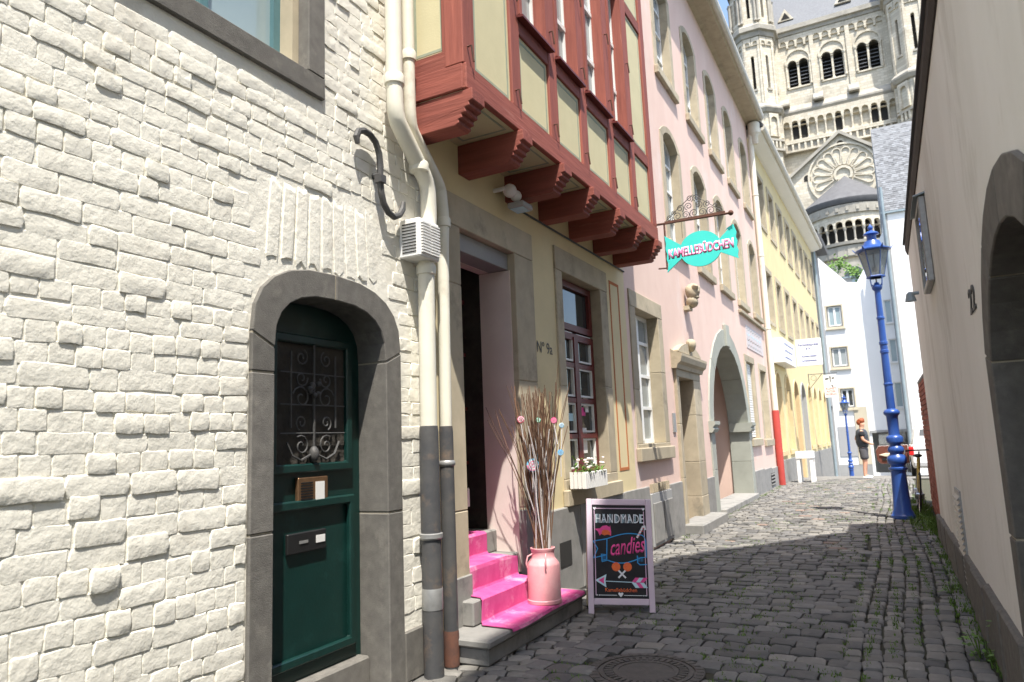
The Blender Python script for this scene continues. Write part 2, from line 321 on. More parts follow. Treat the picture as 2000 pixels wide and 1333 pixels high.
def text(body, mp, size, m, parent, name='lettering', align='CENTER', th=.0015, bold=0.0, sx=1.0, slant=0.0, space=1.0):
    cu = bpy.data.curves.new('t', 'FONT'); cu.body = body; cu.size = size; cu.align_x = align; cu.offset = bold; cu.resolution_u = 3; cu.shear = slant; cu.space_character = space
    ob = bpy.data.objects.new('t', cu); COL.objects.link(ob)
    dg = bpy.context.evaluated_depsgraph_get(); me = bpy.data.meshes.new_from_object(ob.evaluated_get(dg))
    COL.objects.unlink(ob); bpy.data.objects.remove(ob); o3 = org(parent)
    bm = bmesh.new(); bm.from_mesh(me)
    r = bmesh.ops.extrude_face_region(bm, geom=bm.faces[:])
    for v in [g for g in r['geom'] if isinstance(g, bmesh.types.BMVert)]: v.co.z += th
    for v in bm.verts: v.co = mp(v.co.x * sx, v.co.y, v.co.z) - o3
    bmesh.ops.recalc_face_normals(bm, faces=bm.faces); bm.to_mesh(me); bm.free()
    me.materials.clear(); me.materials.append(M[m]); me.name = name
    o = bpy.data.objects.new(name, me); COL.objects.link(o)
    if parent: o.parent = parent
    return o
def plane_map(o, u, v):
    o = Vector(o); u = Vector(u).normalized(); v = Vector(v).normalized(); n = u.cross(v)
    return lambda a, b, h: o + u * a + v * b + n * h

# ------------------------------------------------------------------ ground
def gz(y): return 0.0 if y < 19 else -0.0027 * (y - 19) ** 2 if y < 48 else -2.27
xs = [-400, -60, -12, -4, -2.9, -2.2, -1.3, -.38, .45, 1.2, 4, 12, 60, 400]
ys = [-60, -12, -3, 0, 4, 8, 12, 16, 19] + [19 + 1.5 * i for i in range(1, 20)] + [60, 90, 140, 400]
mb = MB(); n = len(xs)
mb.add([(x, y, gz(y) - .035) for y in ys for x in xs], [(j * n + i, j * n + i + 1, (j + 1) * n + i + 1, (j + 1) * n + i) for j in range(len(ys) - 1) for i in range(n - 1)])
ground = mb.build('ground', 'soil', kind='structure')
ORG[ground.name] = Vector((0, 0, 0))
mb = MB(); yy = [24.0 + i for i in range(25)] + [60, 95]
mb.add([(x, y, gz(y) - .004) for y in yy for x in (-3.2, 9)], [(2 * i, 2 * i + 1, 2 * i + 3, 2 * i + 2) for i in range(len(yy) - 1)])
paving = mb.build('paved_square', 'asphalt', kind='structure')
lane = bpy.data.objects.new('cobbled_lane', bpy.data.meshes.new('cobbled_lane')); 
mb = MB(); yy = [1.0, 8, 16, 19] + [19 + .5 * i for i in range(1, 12)]
mb.add([(x, y, gz(y) - .030) for y in yy for x in (-2.85, .46)], [(2 * i, 2 * i + 1, 2 * i + 3, 2 * i + 2) for i in range(len(yy) - 1)])
lane = mb.build('cobbled_lane', 'soil', kind='structure')

def cobble_mesh(i):
    rr = random.Random(100 + i); g = 4; vs = []; fs = []
    for a in range(g):
        for b in range(g):
            u = (-.5, -.33, .33, .5)[a]; v = (-.5, -.30, .30, .5)[b]
            e = (a in (0, 3)) + (b in (0, 3)); z = (0.0, -.12, -.45)[e] + rr.uniform(-.07, .07)
            k = .96 if e == 2 else 1
            vs.append(Vector((u * k + rr.uniform(-.035, .035), v * k + rr.uniform(-.04, .04), z)))
    fs = [(a * g + b, (a + 1) * g + b, (a + 1) * g + b + 1, a * g + b + 1) for a in range(g - 1) for b in range(g - 1)]
    ring = [a * g for a in range(g)] + [3 * g + b for b in (1, 2, 3)] + [a * g + 3 for a in (2, 1, 0)] + [b for b in (2, 1)]
    k = len(vs); vs += [Vector((vs[i].x * 1.0, vs[i].y * 1.0, -2.2)) for i in ring]
    fs += [(ring[i], ring[(i + 1) % len(ring)], k + (i + 1) % len(ring), k + i) for i in range(len(ring))]
    me = bpy.data.meshes.new('cobble'); me.from_pydata(vs, [], fs)
    bm = bmesh.new(); bm.from_mesh(me); bmesh.ops.recalc_face_normals(bm, faces=bm.faces); bm.to_mesh(me); bm.free()
    me.polygons.foreach_set('use_smooth', [i < 9 for i in range(len(me.polygons))]); return me
CV = [cobble_mesh(i) for i in range(10)]; CVM = {}
MANHOLE = (-1.47, 4.42)
stones = []                                             # x, y, z, lx, ly, rot, material
def put(x, y, lx, ly, rot, m):
    if math.hypot(x - MANHOLE[0], y - MANHOLE[1]) < .37: return
    stones.append((x, y, gz(y) + R.gauss(0, .004), lx, ly, rot, m))
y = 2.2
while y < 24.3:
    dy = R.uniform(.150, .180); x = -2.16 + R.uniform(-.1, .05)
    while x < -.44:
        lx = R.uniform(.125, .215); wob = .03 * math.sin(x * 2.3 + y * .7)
        m = 'cobble_l' if R.random() < (.10 if y < 9.5 else .45) else ('cobble_r' if y > 9.5 and R.random() < .06 else 'cobble')  # more pale stones in the sunlit stretch: partly own tone, partly painted sunlight
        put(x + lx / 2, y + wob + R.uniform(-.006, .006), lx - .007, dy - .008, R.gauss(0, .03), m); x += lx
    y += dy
x = -.37
while x < .42:
    wx = R.uniform(.11, .13); y = 2.2 + R.uniform(0, .1)
    while y < 24.3:
        ly = R.uniform(.11, .19)
        put(x + wx / 2 + .035 * math.sin(y * .9 + x) + R.gauss(0, .006), y + ly / 2, wx - .012, ly - .009, R.gauss(0, .05), 'cobble_l' if R.random() < .6 else 'cobble'); y += ly
    x += wx
y = 2.2
while y < 24.3:
    dy = R.uniform(.10, .13) if y < 16 else .16; x = -2.80 + R.uniform(-.05, .0)
    while x < -2.2:
        lx = R.uniform(.11, .17)
        put(x + lx / 2, y + (x + 2.5) * .35, lx - .007, dy - .008, .3 + R.gauss(0, .05), 'cobble_l' if R.random() < .7 else 'cobble'); x += lx
    y += dy
def area(st):
    q = project((st[0], st[1], st[2]))
    if not q or not (-20 < q[0] < 2020 and -20 < q[1] < 1350): return 0
    if st[0] < -2.45 and 4.0 < st[1] < 5.8: return 0
    return st[3] * st[4] / (q[2] ** 3)
stones.sort(key=area, reverse=True)
def merged(lst, meshes, name, m, parent, fn):
    mb = MB(); sm_ = []
    for it in lst:
        me, mw = fn(it); sm_ += [p.use_smooth for p in me.polygons]; mb.add([mw @ v.co for v in me.vertices], [tuple(p.vertices) for p in me.polygons])
    o3 = org(parent); me = bpy.data.meshes.new(name); me.from_pydata([v - o3 for v in mb.v], [], mb.f); me.polygons.foreach_set('use_smooth', sm_)
    me.materials.append(M[m]); o = bpy.data.objects.new(name, me); COL.objects.link(o); o.parent = parent; o['kind'] = 'stuff'; return o
def smw(st): return Matrix.Translation(st[:3]) @ Matrix.Rotation(st[5], 4, 'Z') @ Matrix.Diagonal((st[3], st[4], .032, 1))
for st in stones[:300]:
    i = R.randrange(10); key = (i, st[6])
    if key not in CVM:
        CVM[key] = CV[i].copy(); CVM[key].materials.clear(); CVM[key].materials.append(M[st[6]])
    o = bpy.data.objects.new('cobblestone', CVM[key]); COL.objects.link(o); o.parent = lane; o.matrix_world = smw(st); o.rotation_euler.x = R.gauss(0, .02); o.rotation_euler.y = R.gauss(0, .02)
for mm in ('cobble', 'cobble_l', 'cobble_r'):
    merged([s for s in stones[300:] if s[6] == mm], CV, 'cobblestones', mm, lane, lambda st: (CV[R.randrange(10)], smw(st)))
# grass in the joints
mb = MB()
def tuft(x, y, n, h, sp=.02):
    for k in range(n):
        a = R.uniform(0, 6.28); px = x + R.gauss(0, sp); py = y + R.gauss(0, sp); hh = h * R.uniform(.5, 1.2); wd = R.uniform(.003, .006)
        dx, dy2 = math.cos(a), math.sin(a); z = gz(py) - .012; l = hh * R.uniform(.2, .8)
        mb.add([(px - dy2 * wd, py + dx * wd, z), (px + dy2 * wd, py - dx * wd, z), (px + dx * l * .5 + dy2 * wd * .6, py + dy2 * l * .5 - dx * wd * .6, z + hh * .65), (px + dx * l, py + dy2 * l, z + hh)], [(0, 1, 2), (0, 2, 3)])
for i in range(3400):
    y = 2.5 + 21 * R.random() ** 1.5; x = R.uniform(-2.1, -.4); c = noise.noise(Vector((x * 1.3, y * .9, 3)))
    if c > -.05 and math.hypot(x - MANHOLE[0], y - MANHOLE[1]) > .4: tuft(x, y, 6, .022)
for k in range(7):
    for i in range(330):
        y = 3 + 18 * R.random() ** 1.3; x = -.38 + k * .135 + .025 * math.sin(y * 1.1 + k * .13)
        if noise.noise(Vector((x * 2, y * 1.1, 8))) > -.15: tuft(x, y, 6, .028, .012)
for i in range(260):
    y = R.uniform(5, 17); tuft(.42 + R.gauss(0, .03), y, 7, .05 if y < 11 else .085, .03)
for i in range(130): tuft(.30 + R.gauss(0, .09), R.uniform(11.5, 16), 8, .09, .04)
for i in range(200): tuft(-2.68 + R.gauss(0, .04), R.uniform(9.5, 21), 6, .03)
mb.build('joint_grass', 'grass', kind='stuff')
tag(bpy.data.objects['joint_grass'], 'green grass and weeds growing in the cobble joints', 'grass')

# manhole
r = root('manhole_cover', (*MANHOLE, 0), 'round cast iron manhole cover in the cobbles at the bottom edge', 'manhole cover')
MB().lathe((*MANHOLE, 0), [(.355, -.03), (.355, .002), (.30, .004), (.30, -.006), (.29, -.006)], 48).build('outer_ring', 'manhole', r, smooth=True)
MB().lathe((*MANHOLE, 0), [(.287, -.03), (.287, .002), (.262, .004), (.262, -.002), (.20, -.002), (.198, .003), (.17, .004), (.168, -.001), (.0, .002)], 48).build('cover', 'manhole', r, smooth=True)
mb = MB()
for k in range(36):
    a = 2 * math.pi * k / 36; c, s_ = math.cos(a), math.sin(a); F = Fr((MANHOLE[0], MANHOLE[1]), (c, s_), (-s_, c)); mb.box(F, .206, .256, -.012, .012, -.004, .005)
    F = Fr((MANHOLE[0], MANHOLE[1]), (math.cos(a + .08), math.sin(a + .08)), (-math.sin(a + .08), math.cos(a + .08))); mb.box(F, .306, .348, -.010, .010, -.002, .006)
mb.build('cast_ribs', 'manhole', r, kind='stuff')

# ================================================================== white brick house
FL = Fr((-2.75, 0), (0, 1), (1, 0))
H = root('white_brick_house', (-2.75, 2.0, 0), 'white limewashed brick house with an arched green door on the left', 'house')
def basket(s0, s1, z0, zs, rise, ex, n=12):
    c = (s0 + s1) / 2; hw = (s1 - s0) / 2; P_ = [(s0, z0)]
    for i in range(n + 1):
        a = math.pi - math.pi * i / n; cx_, sx_ = math.cos(a), max(math.sin(a), 0)
        P_.append((c + hw * math.copysign(abs(cx_) ** (2 / ex), cx_), zs + rise * sx_ ** (2 / ex)))
    return P_ + [(s1, z0)]
d_in = basket(2.61, 3.52, 0, 1.95, .32, 2.7); d_out = basket(2.46, 3.675, 0, 2.02, .40, 2.6)
w_in = [(1.72, 3.58), (1.72, 4.85), (2.84, 4.85), (2.84, 3.58)]; w_out = [(1.58, 3.45), (1.58, 5.0), (2.975, 5.0), (2.975, 3.45)]
wl = MB().wall(FL, [(-3, -.1), (-3, 9), (4.02, 9), (4.02, -.1)], [d_out, w_out], -.30, 0).build('wall', 'white', H)
MB().box(FL, -3, 4.0, -6, -.45, -.1, 9).build('rear_wall', 'white', H)
MB().exts(FL, [(-6.2, 8.9), (.35, 8.9), (.35, 9.0), (-3, 12.2), (-6.2, 9.0)], -3.1, 4.05).build('roof', 'slate_d', H)
def brick_mesh(i):
    rr = random.Random(300 + i); nu, nv = 5, 3; vs = []; fs = []
    for a in range(nu):
        for b in range(nv):
            u = (-.5, -.40, 0, .40, .5)[a]; v = (-.5, 0, .5)[b] * (1 if a in (0, 4) else 1)
            e = (a in (0, 4)) + (b in (0, 2)); h = (1.0, .93, .80)[e] + rr.uniform(-.14, .14)
            k = .95 if e == 2 else 1
            vs.append(Vector((h, u * k + rr.uniform(-.018, .018), v * k + rr.uniform(-.05, .05))))
    fs = [(a * nv + b, (a + 1) * nv + b, (a + 1) * nv + b + 1, a * nv + b + 1) for a in range(nu - 1) for b in range(nv - 1)]
    ring = [a * nv for a in range(nu)] + [4 * nv + 1, 4 * nv + 2] + [a * nv + 2 for a in (3, 2, 1, 0)] + [1]
    k = len(vs); vs += [Vector((-.6, vs[q].y * 1.05, vs[q].z * (1.04 if vs[q].z < 0 else 1.25))) for q in ring]
    fs += [(ring[q], ring[(q + 1) % len(ring)], k + (q + 1) % len(ring), k + q) for q in range(len(ring))]
    me = bpy.data.meshes.new('brick'); me.from_pydata(vs, [], fs)
    bm = bmesh.new(); bm.from_mesh(me); bmesh.ops.recalc_face_normals(bm, faces=bm.faces)
    bm.to_mesh(me); bm.free(); me.polygons.foreach_set('use_smooth', [i < 8 for i in range(len(me.polygons))]); me.materials.append(M['white']); return me
BV = [brick_mesh(i) for i in range(14)]
def inpoly(pt, poly):
    x, z = pt; c = False; j = len(poly) - 1
    for i in range(len(poly)):
        if (poly[i][1] > z) != (poly[j][1] > z) and x < (poly[j][0] - poly[i][0]) * (z - poly[i][1]) / (poly[j][1] - poly[i][1]) + poly[i][0]: c = not c
        j = i
    return c
patch = [(2.56, 2.36), (2.50, 2.84), (3.52, 2.90), (3.46, 2.40)]
bricks = []; z = .06
while z < 5.6:
    hz = R.uniform(.078, .094); y = .35 + R.uniform(0, .2); header = R.random() < .42
    while y < 3.98:
        ly = R.uniform(.095, .135) if (header or R.random() < .2) else R.uniform(.19, .265)
        if z < 2.06 and 2.452 <= y < 3.678: y = 3.678; continue
        if z < 2.06 and y < 2.452 < y + ly + .05: ly = 2.452 - y
        if z + hz > 3.45 and z < 5.0 and 1.57 <= y < 2.98: y = 2.98; continue
        if z + hz > 3.45 and z < 5.0 and y < 1.57 < y + ly + .05: ly = 1.57 - y
        if y + ly > 3.99: ly = 3.99 - y
        if ly < .03: y += max(ly, .001); continue
        c = (y + ly / 2, z + hz / 2); bad = False
        for P_ in (d_out, w_out, patch):
            if any(inpoly((c[0] + du * ly * .5, c[1] + dv * hz * .5), P_) for du in (-.98, -.4, .4, .98) for dv in (-.9, .9)): bad = True
        if c[0] > 3.66 and z < .33: bad = True
        if not bad: bricks.append((y + ly / 2, z + hz / 2 + .012 * math.sin(y * 1.7 + z) + R.gauss(0, .004), ly - .006, hz - .007, R.gauss(0, .010), R.uniform(.0025, .0045) if R.random() < .45 else max(.004, R.gauss(.0072, .0028))))
        y += ly
    z += hz
for k in range(9):                                      # soldier course over the door
    t = (k + .5) / 9; y = 2.56 + .90 * t; bricks.append((y, 2.625 + .03 * t, .080, .40, (.5 - t) * -.16, max(.003, R.gauss(.006, .002))))
def bmw(b): return Matrix.Translation((-2.75, b[0], b[1])) @ Matrix.Rotation(b[4], 4, 'X') @ Matrix.Diagonal((b[5], b[2], b[3], 1))
def barea(b):
    q = project((-2.75, b[0], b[1]))
    if not q or not (-30 < q[0] < 2000 and -30 < q[1] < 1360): return 0
    return b[2] * b[3] / q[2] ** 2
bricks.sort(key=barea, reverse=True)
for b in bricks[:300]:
    o = bpy.data.objects.new('brick', BV[R.randrange(14)]); COL.objects.link(o); o.parent = wl; mw = bmw(b); mw.translation -= org(H); o.matrix_basis = mw
mo = merged(bricks[300:], BV, 'bricks', 'white', wl, lambda b: (BV[R.randrange(14)], bmw(b))); mo.data.polygons.foreach_set('use_smooth', [False] * len(mo.data.polygons)); mo.data.update()
# door surround of basalt, door, window
iin = subdiv([(2.61, 0), (2.61, 1.03), (2.61, 1.82)], 5) + d_in[1:-1] + [(3.52, 1.03), (3.52, 0)]
oo = subdiv([(2.46, 0), (2.46, 1.03), (2.46, 1.82)], 5) + d_out[1:-1] + [(3.67, 1.03), (3.67, 0)]
sur = MB().ext(FL, [(2.5, -.1), (2.5, .02), (3.6, .02), (3.6, -.1)], -.3, -.02).build('door_surround', 'basalt', H)
blocks(FL, iin, oo, [0, 1, 2, 3, 9, 15, 16, 17], -.30, .022, 'stone_block', 'basalt', sur)
bx('base_stone', 'basalt', H, FL, 3.675, 4.0, -.05, .018, 0, .30, bevel=.01, jit=.004)
win = MB().ext(FL, [(1.7, 3.45), (1.7, 3.5), (2.85, 3.5), (2.85, 3.45)], -.28, -.01).build('window_surround', 'basalt', H)
rect_sur(FL, (1.58, 2.975, 3.45, 5.0), (1.72, 2.84, 3.58, 4.85), (4.2,), (4.3,), -.06, .025, 'basalt', win)
MB().wall(FL, [(1.60, 3.47), (1.60, 4.98), (2.955, 4.98), (2.955, 3.47)], [[(1.74, 3.60), (1.74, 4.83), (2.80, 4.83), (2.80, 3.60)]], -.30, -.062).build('reveal', 'trach', win)
window(FL, 1.74, 2.80, 3.60, 4.83, 0, -.16, H, fm='wframe_t', gm='glass_b', bar=.05, cols=2, rows=(.7,))
# the green door
FD = Fr((-2.95, 0), (0, 1), (1, 0))
D = MB().ext(FD, basket(2.612, 3.518, .12, 1.95, .318, 2.7), -.05, 0).build('door', 'green', H)
bx('threshold', 'basalt', H, FL, 2.62, 3.51, -.3, -.12, 0, .20, bevel=.012)
def frame_ring(F, s0, s1, z0, z1, wd, d0, d1, name, m, parent):
    fr = [(s0, z0), (s0, z1), (s1, z1), (s1, z0)]; fi = [(s0 + wd, z0 + wd), (s0 + wd, z1 - wd), (s1 - wd, z1 - wd), (s1 - wd, z0 + wd)]
    return MB().wall(F, fr, [fi], d0, d1).build(name, m, parent, bevel=.008)
frame_ring(FD, 2.76, 3.42, 1.30, 2.08, .05, .0, .035, 'glass_frame', 'green', D)
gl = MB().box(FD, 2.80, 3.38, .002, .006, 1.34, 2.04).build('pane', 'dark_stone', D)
frame_ring(FD, 2.74, 3.44, .28, 1.15, .05, .0, .035, 'panel_frame', 'green', D)
mb = MB()                                               # wrought iron grille over the glass
def gp(y, z, d=.03): return FD.p(y, d, z)
def spiral(y, z, r0, turns, a0, sgn=1, n=16): return [gp(y + sgn * r0 * (1 - .8 * i / n) * math.cos(a0 + turns * 6.28 * i / n), z + r0 * (1 - .8 * i / n) * math.sin(a0 + turns * 6.28 * i / n)) for i in range(n + 1)]
mb.tube([gp(3.09, 1.36), gp(3.09, 2.03)], .008, 6)
for s_ in (-1, 1):
    mb.tube([gp(3.09 + s_ * .18, 1.55), gp(3.09 + s_ * .18, 1.98)], .006, 6)
    for zc, rr_, a0 in ((1.45, .06, 1.0), (1.58, .045, -1.2), (1.95, .05, 2.0), (1.72, .07, .3), (1.83, .05, 3)):
        mb.tube(spiral(3.09 + s_ * .10, zc, rr_, 1.3, a0, s_), .005, 5)
    mb.tube([gp(3.09 + s_ * .02, 1.40), gp(3.09 + s_ * .10, 1.37), gp(3.09 + s_ * .17, 1.40), gp(3.09 + s_ * .21, 1.47)], .007, 5)
for zc in (1.52, 1.68, 1.86): mb.tube([gp(2.83, zc), gp(3.35, zc)], .004, 5)
for i in range(9): mb.ball(gp(3.09 + R.uniform(-.05, .05), 1.80 + R.uniform(-.07, .06), .035), .016, 6)
mb.ball(gp(3.09, 1.40), .03, 8, (1, 1, 1.6))
mb.build('iron_grille', 'iron', D, smooth=True)
ic = MB().box(FD, 2.97, 3.21, .0, .028, 1.115, 1.275).build('intercom', 'brass', D, bevel=.006)
mb = MB()
for k in range(8): mb.box(FD, 2.99, 3.08, .028, .033, 1.135 + k * .015, 1.142 + k * .015)
mb.build('speaker_slots', 'black', ic)
MB().box(FD, 3.105, 3.175, .028, .032, 1.135, 1.245).build('name_card', 'plastic', ic)
ml = MB().box(FD, 2.90, 3.20, .0, .022, .865, .975).build('letter_slot', 'black', D, bevel=.005)
MB().box(FD, 3.115, 3.185, .022, .026, .905, .945).build('bell_label', 'plastic', ml)
MB().box(FD, 2.985, 3.05, .022, .026, .915, .930).build('slot_flap', 'steel', ml)
# wall anchor
A = []
for y, z in ((3.225, 3.27), (3.215, 3.31), (3.235, 3.355), (3.285, 3.378), (3.345, 3.375), (3.40, 3.345), (3.435, 3.28), (3.445, 3.20), (3.44, 3.12), (3.45, 3.03), (3.475, 2.96), (3.52, 2.915), (3.58, 2.90), (3.64, 2.93), (3.675, 2.98), (3.685, 3.03)): A.append(FL.p(y, .055, z))
an = tag(MB().tube(A, [.014] + [.021] * 14 + [.015], 8).tube([FL.p(3.44, -.1, 3.14), FL.p(3.44, .06, 3.14)], .02, 8).box(FL, 3.415, 3.465, .03, .085, 3.085, 3.135).build('wall_anchor', 'iron', None, smooth=True), 'black S shaped wrought iron wall anchor on the white brick', 'wall anchor')
# vent box
V = root('vent_box', (-2.75, 3.9, 2.65), 'small cream louvred vent box beside the downpipes', 'vent')
MB().box(FL, 3.70, 3.93, .0, .17, 2.655, 2.915).build('housing', 'plastic', V, bevel=.008)
for k in range(11): bx('slat', 'plastic', V, FL, 3.715, 3.815, .17, .186, 2.68 + k * .02, 2.688 + k * .02); bx('slat', 'plastic', V, FL, 3.825, 3.918, .17, .186, 2.68 + k * .02, 2.688 + k * .02)
mb = MB()
for k in range(10): mb.box(FL, 3.696, 3.701, .03, .14, 2.685 + k * .021, 2.692 + k * .021)
mb.build('side_slots', 'dark', V)

# downpipes
def pipe(name, label, path, r, zc, collars, lowm, upm='pipe_w'):
    P_ = root(name, path[-1], label, 'downpipe')
    pts = [Vector(p) for p in path]
    up = [p for p in pts if p.z >= zc]; up.append(Vector((pts[-1].x, pts[-1].y, zc)))
    sm = []
    for a, b in zip(up[:-1], up[1:]):
        sm += [a.lerp(b, t) for t in (0, .12, .3, .5, .7, .88)]
    sm.append(up[-1]); q = sm[:]
    for _ in range(2): q = [q[0]] + [(q[i - 1] + q[i] * 2 + q[i + 1]) / 4 for i in range(1, len(q) - 1)] + [q[-1]]
    MB().tube(q, r, 14).build('pipe', upm, P_, smooth=True)
    for c in collars:
        j = min(range(len(q)), key=lambda k: abs(q[k].z - c)); p = q[j]
        MB().lathe((p.x, p.y, c), [(r, -.035), (r + .010, -.03), (r + .012, .02), (r + .006, .035), (r, .036)], 16).build('collar', upm, P_, smooth=True)
    e = pts[-1]
    MB().lathe((e.x, e.y, 0), [(r + .008, -.03), (r + .008, zc - .03), (r + .004, zc + .01), (r - .005, zc + .012)], 16).build('standpipe', lowm, P_, smooth=True)
    return P_
p = pipe('downpipe', 'cream drainpipe with dark iron lower part and tape beside the green door', [(-2.63, 3.52, 9), (-2.63, 3.52, 3.62), (-2.63, 3.55, 3.52), (-2.65, 3.91, 3.22), (-2.66, 3.93, 2.98), (-2.66, 3.88, 2.70), (-2.66, 3.87, 0)], .056, 1.54, (3.80, 3.30, 2.60), 'pipe_d')
MB().lathe((-2.66, 3.87, 0), [(.066, .40), (.068, .41), (.068, .52), (.066, .53)], 16).build('tape', 'steel', p, smooth=True)
MB().lathe((-2.66, 3.87, 0), [(.066, .83), (.076, .84), (.076, .865), (.066, .87)], 16).build('wire_band', 'steel', p, smooth=True)
p = pipe('downpipe', 'thinner cream drainpipe with rusty foot next to the shop doorway', [(-2.63, 3.685, 9), (-2.63, 3.685, 3.66), (-2.64, 3.72, 3.54), (-2.67, 4.10, 3.26), (-2.67, 4.13, 3.05), (-2.67, 4.11, 2.75), (-2.67, 4.09, 0)], .041, 1.54, (4.05, 3.0), 'pipe_d')
MB().lathe((-2.67, 4.09, 0), [(.051, .0), (.052, .02), (.052, .20), (.050, .22)], 14).build('rusty_foot', 'rust', p, smooth=True)
MB().lathe((-2.67, 4.09, 0), [(.05, 1.28), (.058, 1.29), (.058, 1.31), (.05, 1.32)], 14).build('wire_band', 'steel', p, smooth=True)

# ================================================================== half timbered shop house
FY = Fr((-2.78, 0), (0, 1), (1, 0))
H = root('half_timbered_house', (-2.78, 6.2, 0), 'yellow shop house with red half timbered upper floor on carved corbels', 'house')
dr_o = [(4.22, .0), (4.22, 3.33), (5.77, 3.33), (5.77, 0)]; wn_o = [(6.28, .95), (6.28, 3.36), (7.75, 3.36), (7.75, .95)]
MB().wall(FY, [(4.03, -.1), (4.03, 3.80), (8.45, 3.80), (8.45, -.1)], [dr_o, wn_o], -.35, 0).build('wall', 'plaster_y', H)
# doorway: jambs and lintel in stone blocks
dw = bx('doorway', 'trach', H, FY, 4.23, 4.30, -.34, -.02, 0, 3.3)
rect_sur(FY, (4.22, 5.77, 0, 3.33), (4.5, 5.40, 0, 3.08), (.95, 2.62), (.88, 1.95), -.34, .018, 'trach', dw)
for a, b in ((4.23, 4.508), (5.392, 5.76)): bx('jamb_base', 'grey_stone', dw, FY, a, b, -.3, .034, 0, .86 if a > 5 else .5, bevel=.006)
PKR = mat('pale pink reveal', (.74, .62, .57), (.67, .55, .505), .9, 3, .15, 80)
MB().box(FY, 5.380, 5.396, -.336, -.03, .36, 2.925).build('painted_reveal', PKR, dw)
MB().box(FY, 4.512, 5.378, -.336, -.245, 2.93, 3.06).build('painted_reveal', PKR, dw)
bx('shutter_box', 'plaster_g', dw, FY, 4.5, 5.4, -.24, -.05, 2.93, 3.075, bevel=.004)
FR_ = Fr((0, 5.40), (-1, 0), (0, -1))                   # right passage wall, faces the camera
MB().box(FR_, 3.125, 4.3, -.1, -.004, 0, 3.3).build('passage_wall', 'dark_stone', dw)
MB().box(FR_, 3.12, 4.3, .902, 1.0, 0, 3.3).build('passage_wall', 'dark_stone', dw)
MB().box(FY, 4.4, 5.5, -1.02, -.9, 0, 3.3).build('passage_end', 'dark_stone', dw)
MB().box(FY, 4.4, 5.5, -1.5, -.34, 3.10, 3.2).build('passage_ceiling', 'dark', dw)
for k, z in enumerate((1.25, 1.72, 2.2, 2.68)): bx('shelf_board', 'timber_d', dw, FY, 4.5, 5.38, -.62, -.50, z, z + .03)
# window of the shop
sw = bx('window_surround', 'trach', H, FY, 6.30, 7.73, -.34, -.30, .97, 1.0)
rect_sur(FY, (6.28, 7.75, .95, 3.36), (6.44, 7.52, 1.05, 3.12), (1.95,), (2.0,), -.34, .02, 'trach', sw)
bx('sill', 'trach', sw, FY, 6.24, 7.80, .0, .06, .80, .955, bevel=.01)
wi = window(FY, 6.45, 7.51, 1.06, 2.55, 0, -.10, H, fm='timber_d', gm='glass_d', bar=.07, cols=2, rows=(.27, .52, .77), depth=.07, mull=.11)
window(FY, 6.45, 7.51, 2.58, 3.11, 0, -.10, H, fm='timber_d', gm='glass_d', bar=.07, cols=1, rows=(), depth=.07)
mb = MB()
for k in range(2):
    for i in range(4): 
        a = 6.52 + k * .525; z0 = 1.125 + i * .375; o = [(a, z0), (a, z0 + .31), (a + .40, z0 + .31), (a + .40, z0)]; q = [(a + .02, z0 + .02), (a + .02, z0 + .29), (a + .38, z0 + .29), (a + .38, z0 + .02)]; mb.wall(FY, o, [q], -.16, -.105)
mb.build('sash_bead', 'wframe', wi)
for (y, z, ww, hh, m) in ((7.05, 1.28, .2, .27, 'plastic'), (6.62, 1.72, .16, .10, 'c_orange'), (6.72, 1.62, .2, .08, 'c_pale'), (7.02, 1.68, .22, .09, 'c_pink'), (7.2, 1.72, .14, .18, 'plastic')): MB().box(FY, y, y + ww, -.134, -.130, z, z + hh).build('notice', m, wi)
bx('plinth', 'grey_stone', H, FY, 5.775, 8.45, -.05, .030, -.05, .80, bevel=.008)
for k, (a, b) in enumerate(((5.775, 6.55), (6.553, 7.3), (7.303, 7.9), (7.903, 8.45))): bx('plinth_stone', 'grey_stone', H, FY, a, b, .02, .042, .02 + .0 * k, .80 + .004 * k, bevel=.008)
bx('cellar_vent', 'dark', H, FY, 6.02, 6.28, .03, .046, .28, .50)
MB().wall(FY, [(7.88, 1.05), (7.88, 3.30), (8.22, 3.30), (8.22, 1.05)], [[(7.915, 1.085), (7.915, 3.265), (8.185, 3.265), (8.185, 1.085)]], -.01, .004).build('painted_border', 'line_r', H)
text('N\u00ba 9a', plane_map((-2.776, 5.80, 2.24), (0, 1, 0), (0, 0, 1)), .15, 'iron', H, 'house_number', 'LEFT')
MB().tube([FY.p(5.43, .012, 3.515), FY.p(8.45, .012, 3.515)], .010, 6).build('cable', 'black', H)
# floodlight
fl = root('floodlight', FY.p(5.2, 0, 3.5), 'small white floodlight on the yellow wall under the corbels', 'lamp')
MB().tube([FY.p(5.10, 0, 3.56), FY.p(5.10, .12, 3.56)], .02, 8).ball(FY.p(5.15, .13, 3.55), .06, 10).ball(FY.p(5.22, .15, 3.52), .05, 10).build('joint', 'plastic', fl, smooth=True)
MB().box(FY, 5.18, 5.36, .08, .24, 3.41, 3.46).build('lamp_head', 'plastic_g', fl, bevel=.01)
MB().box(FY, 5.20, 5.34, .10, .22, 3.404, 3.409).build('lamp_glass', 'c_pale', fl)
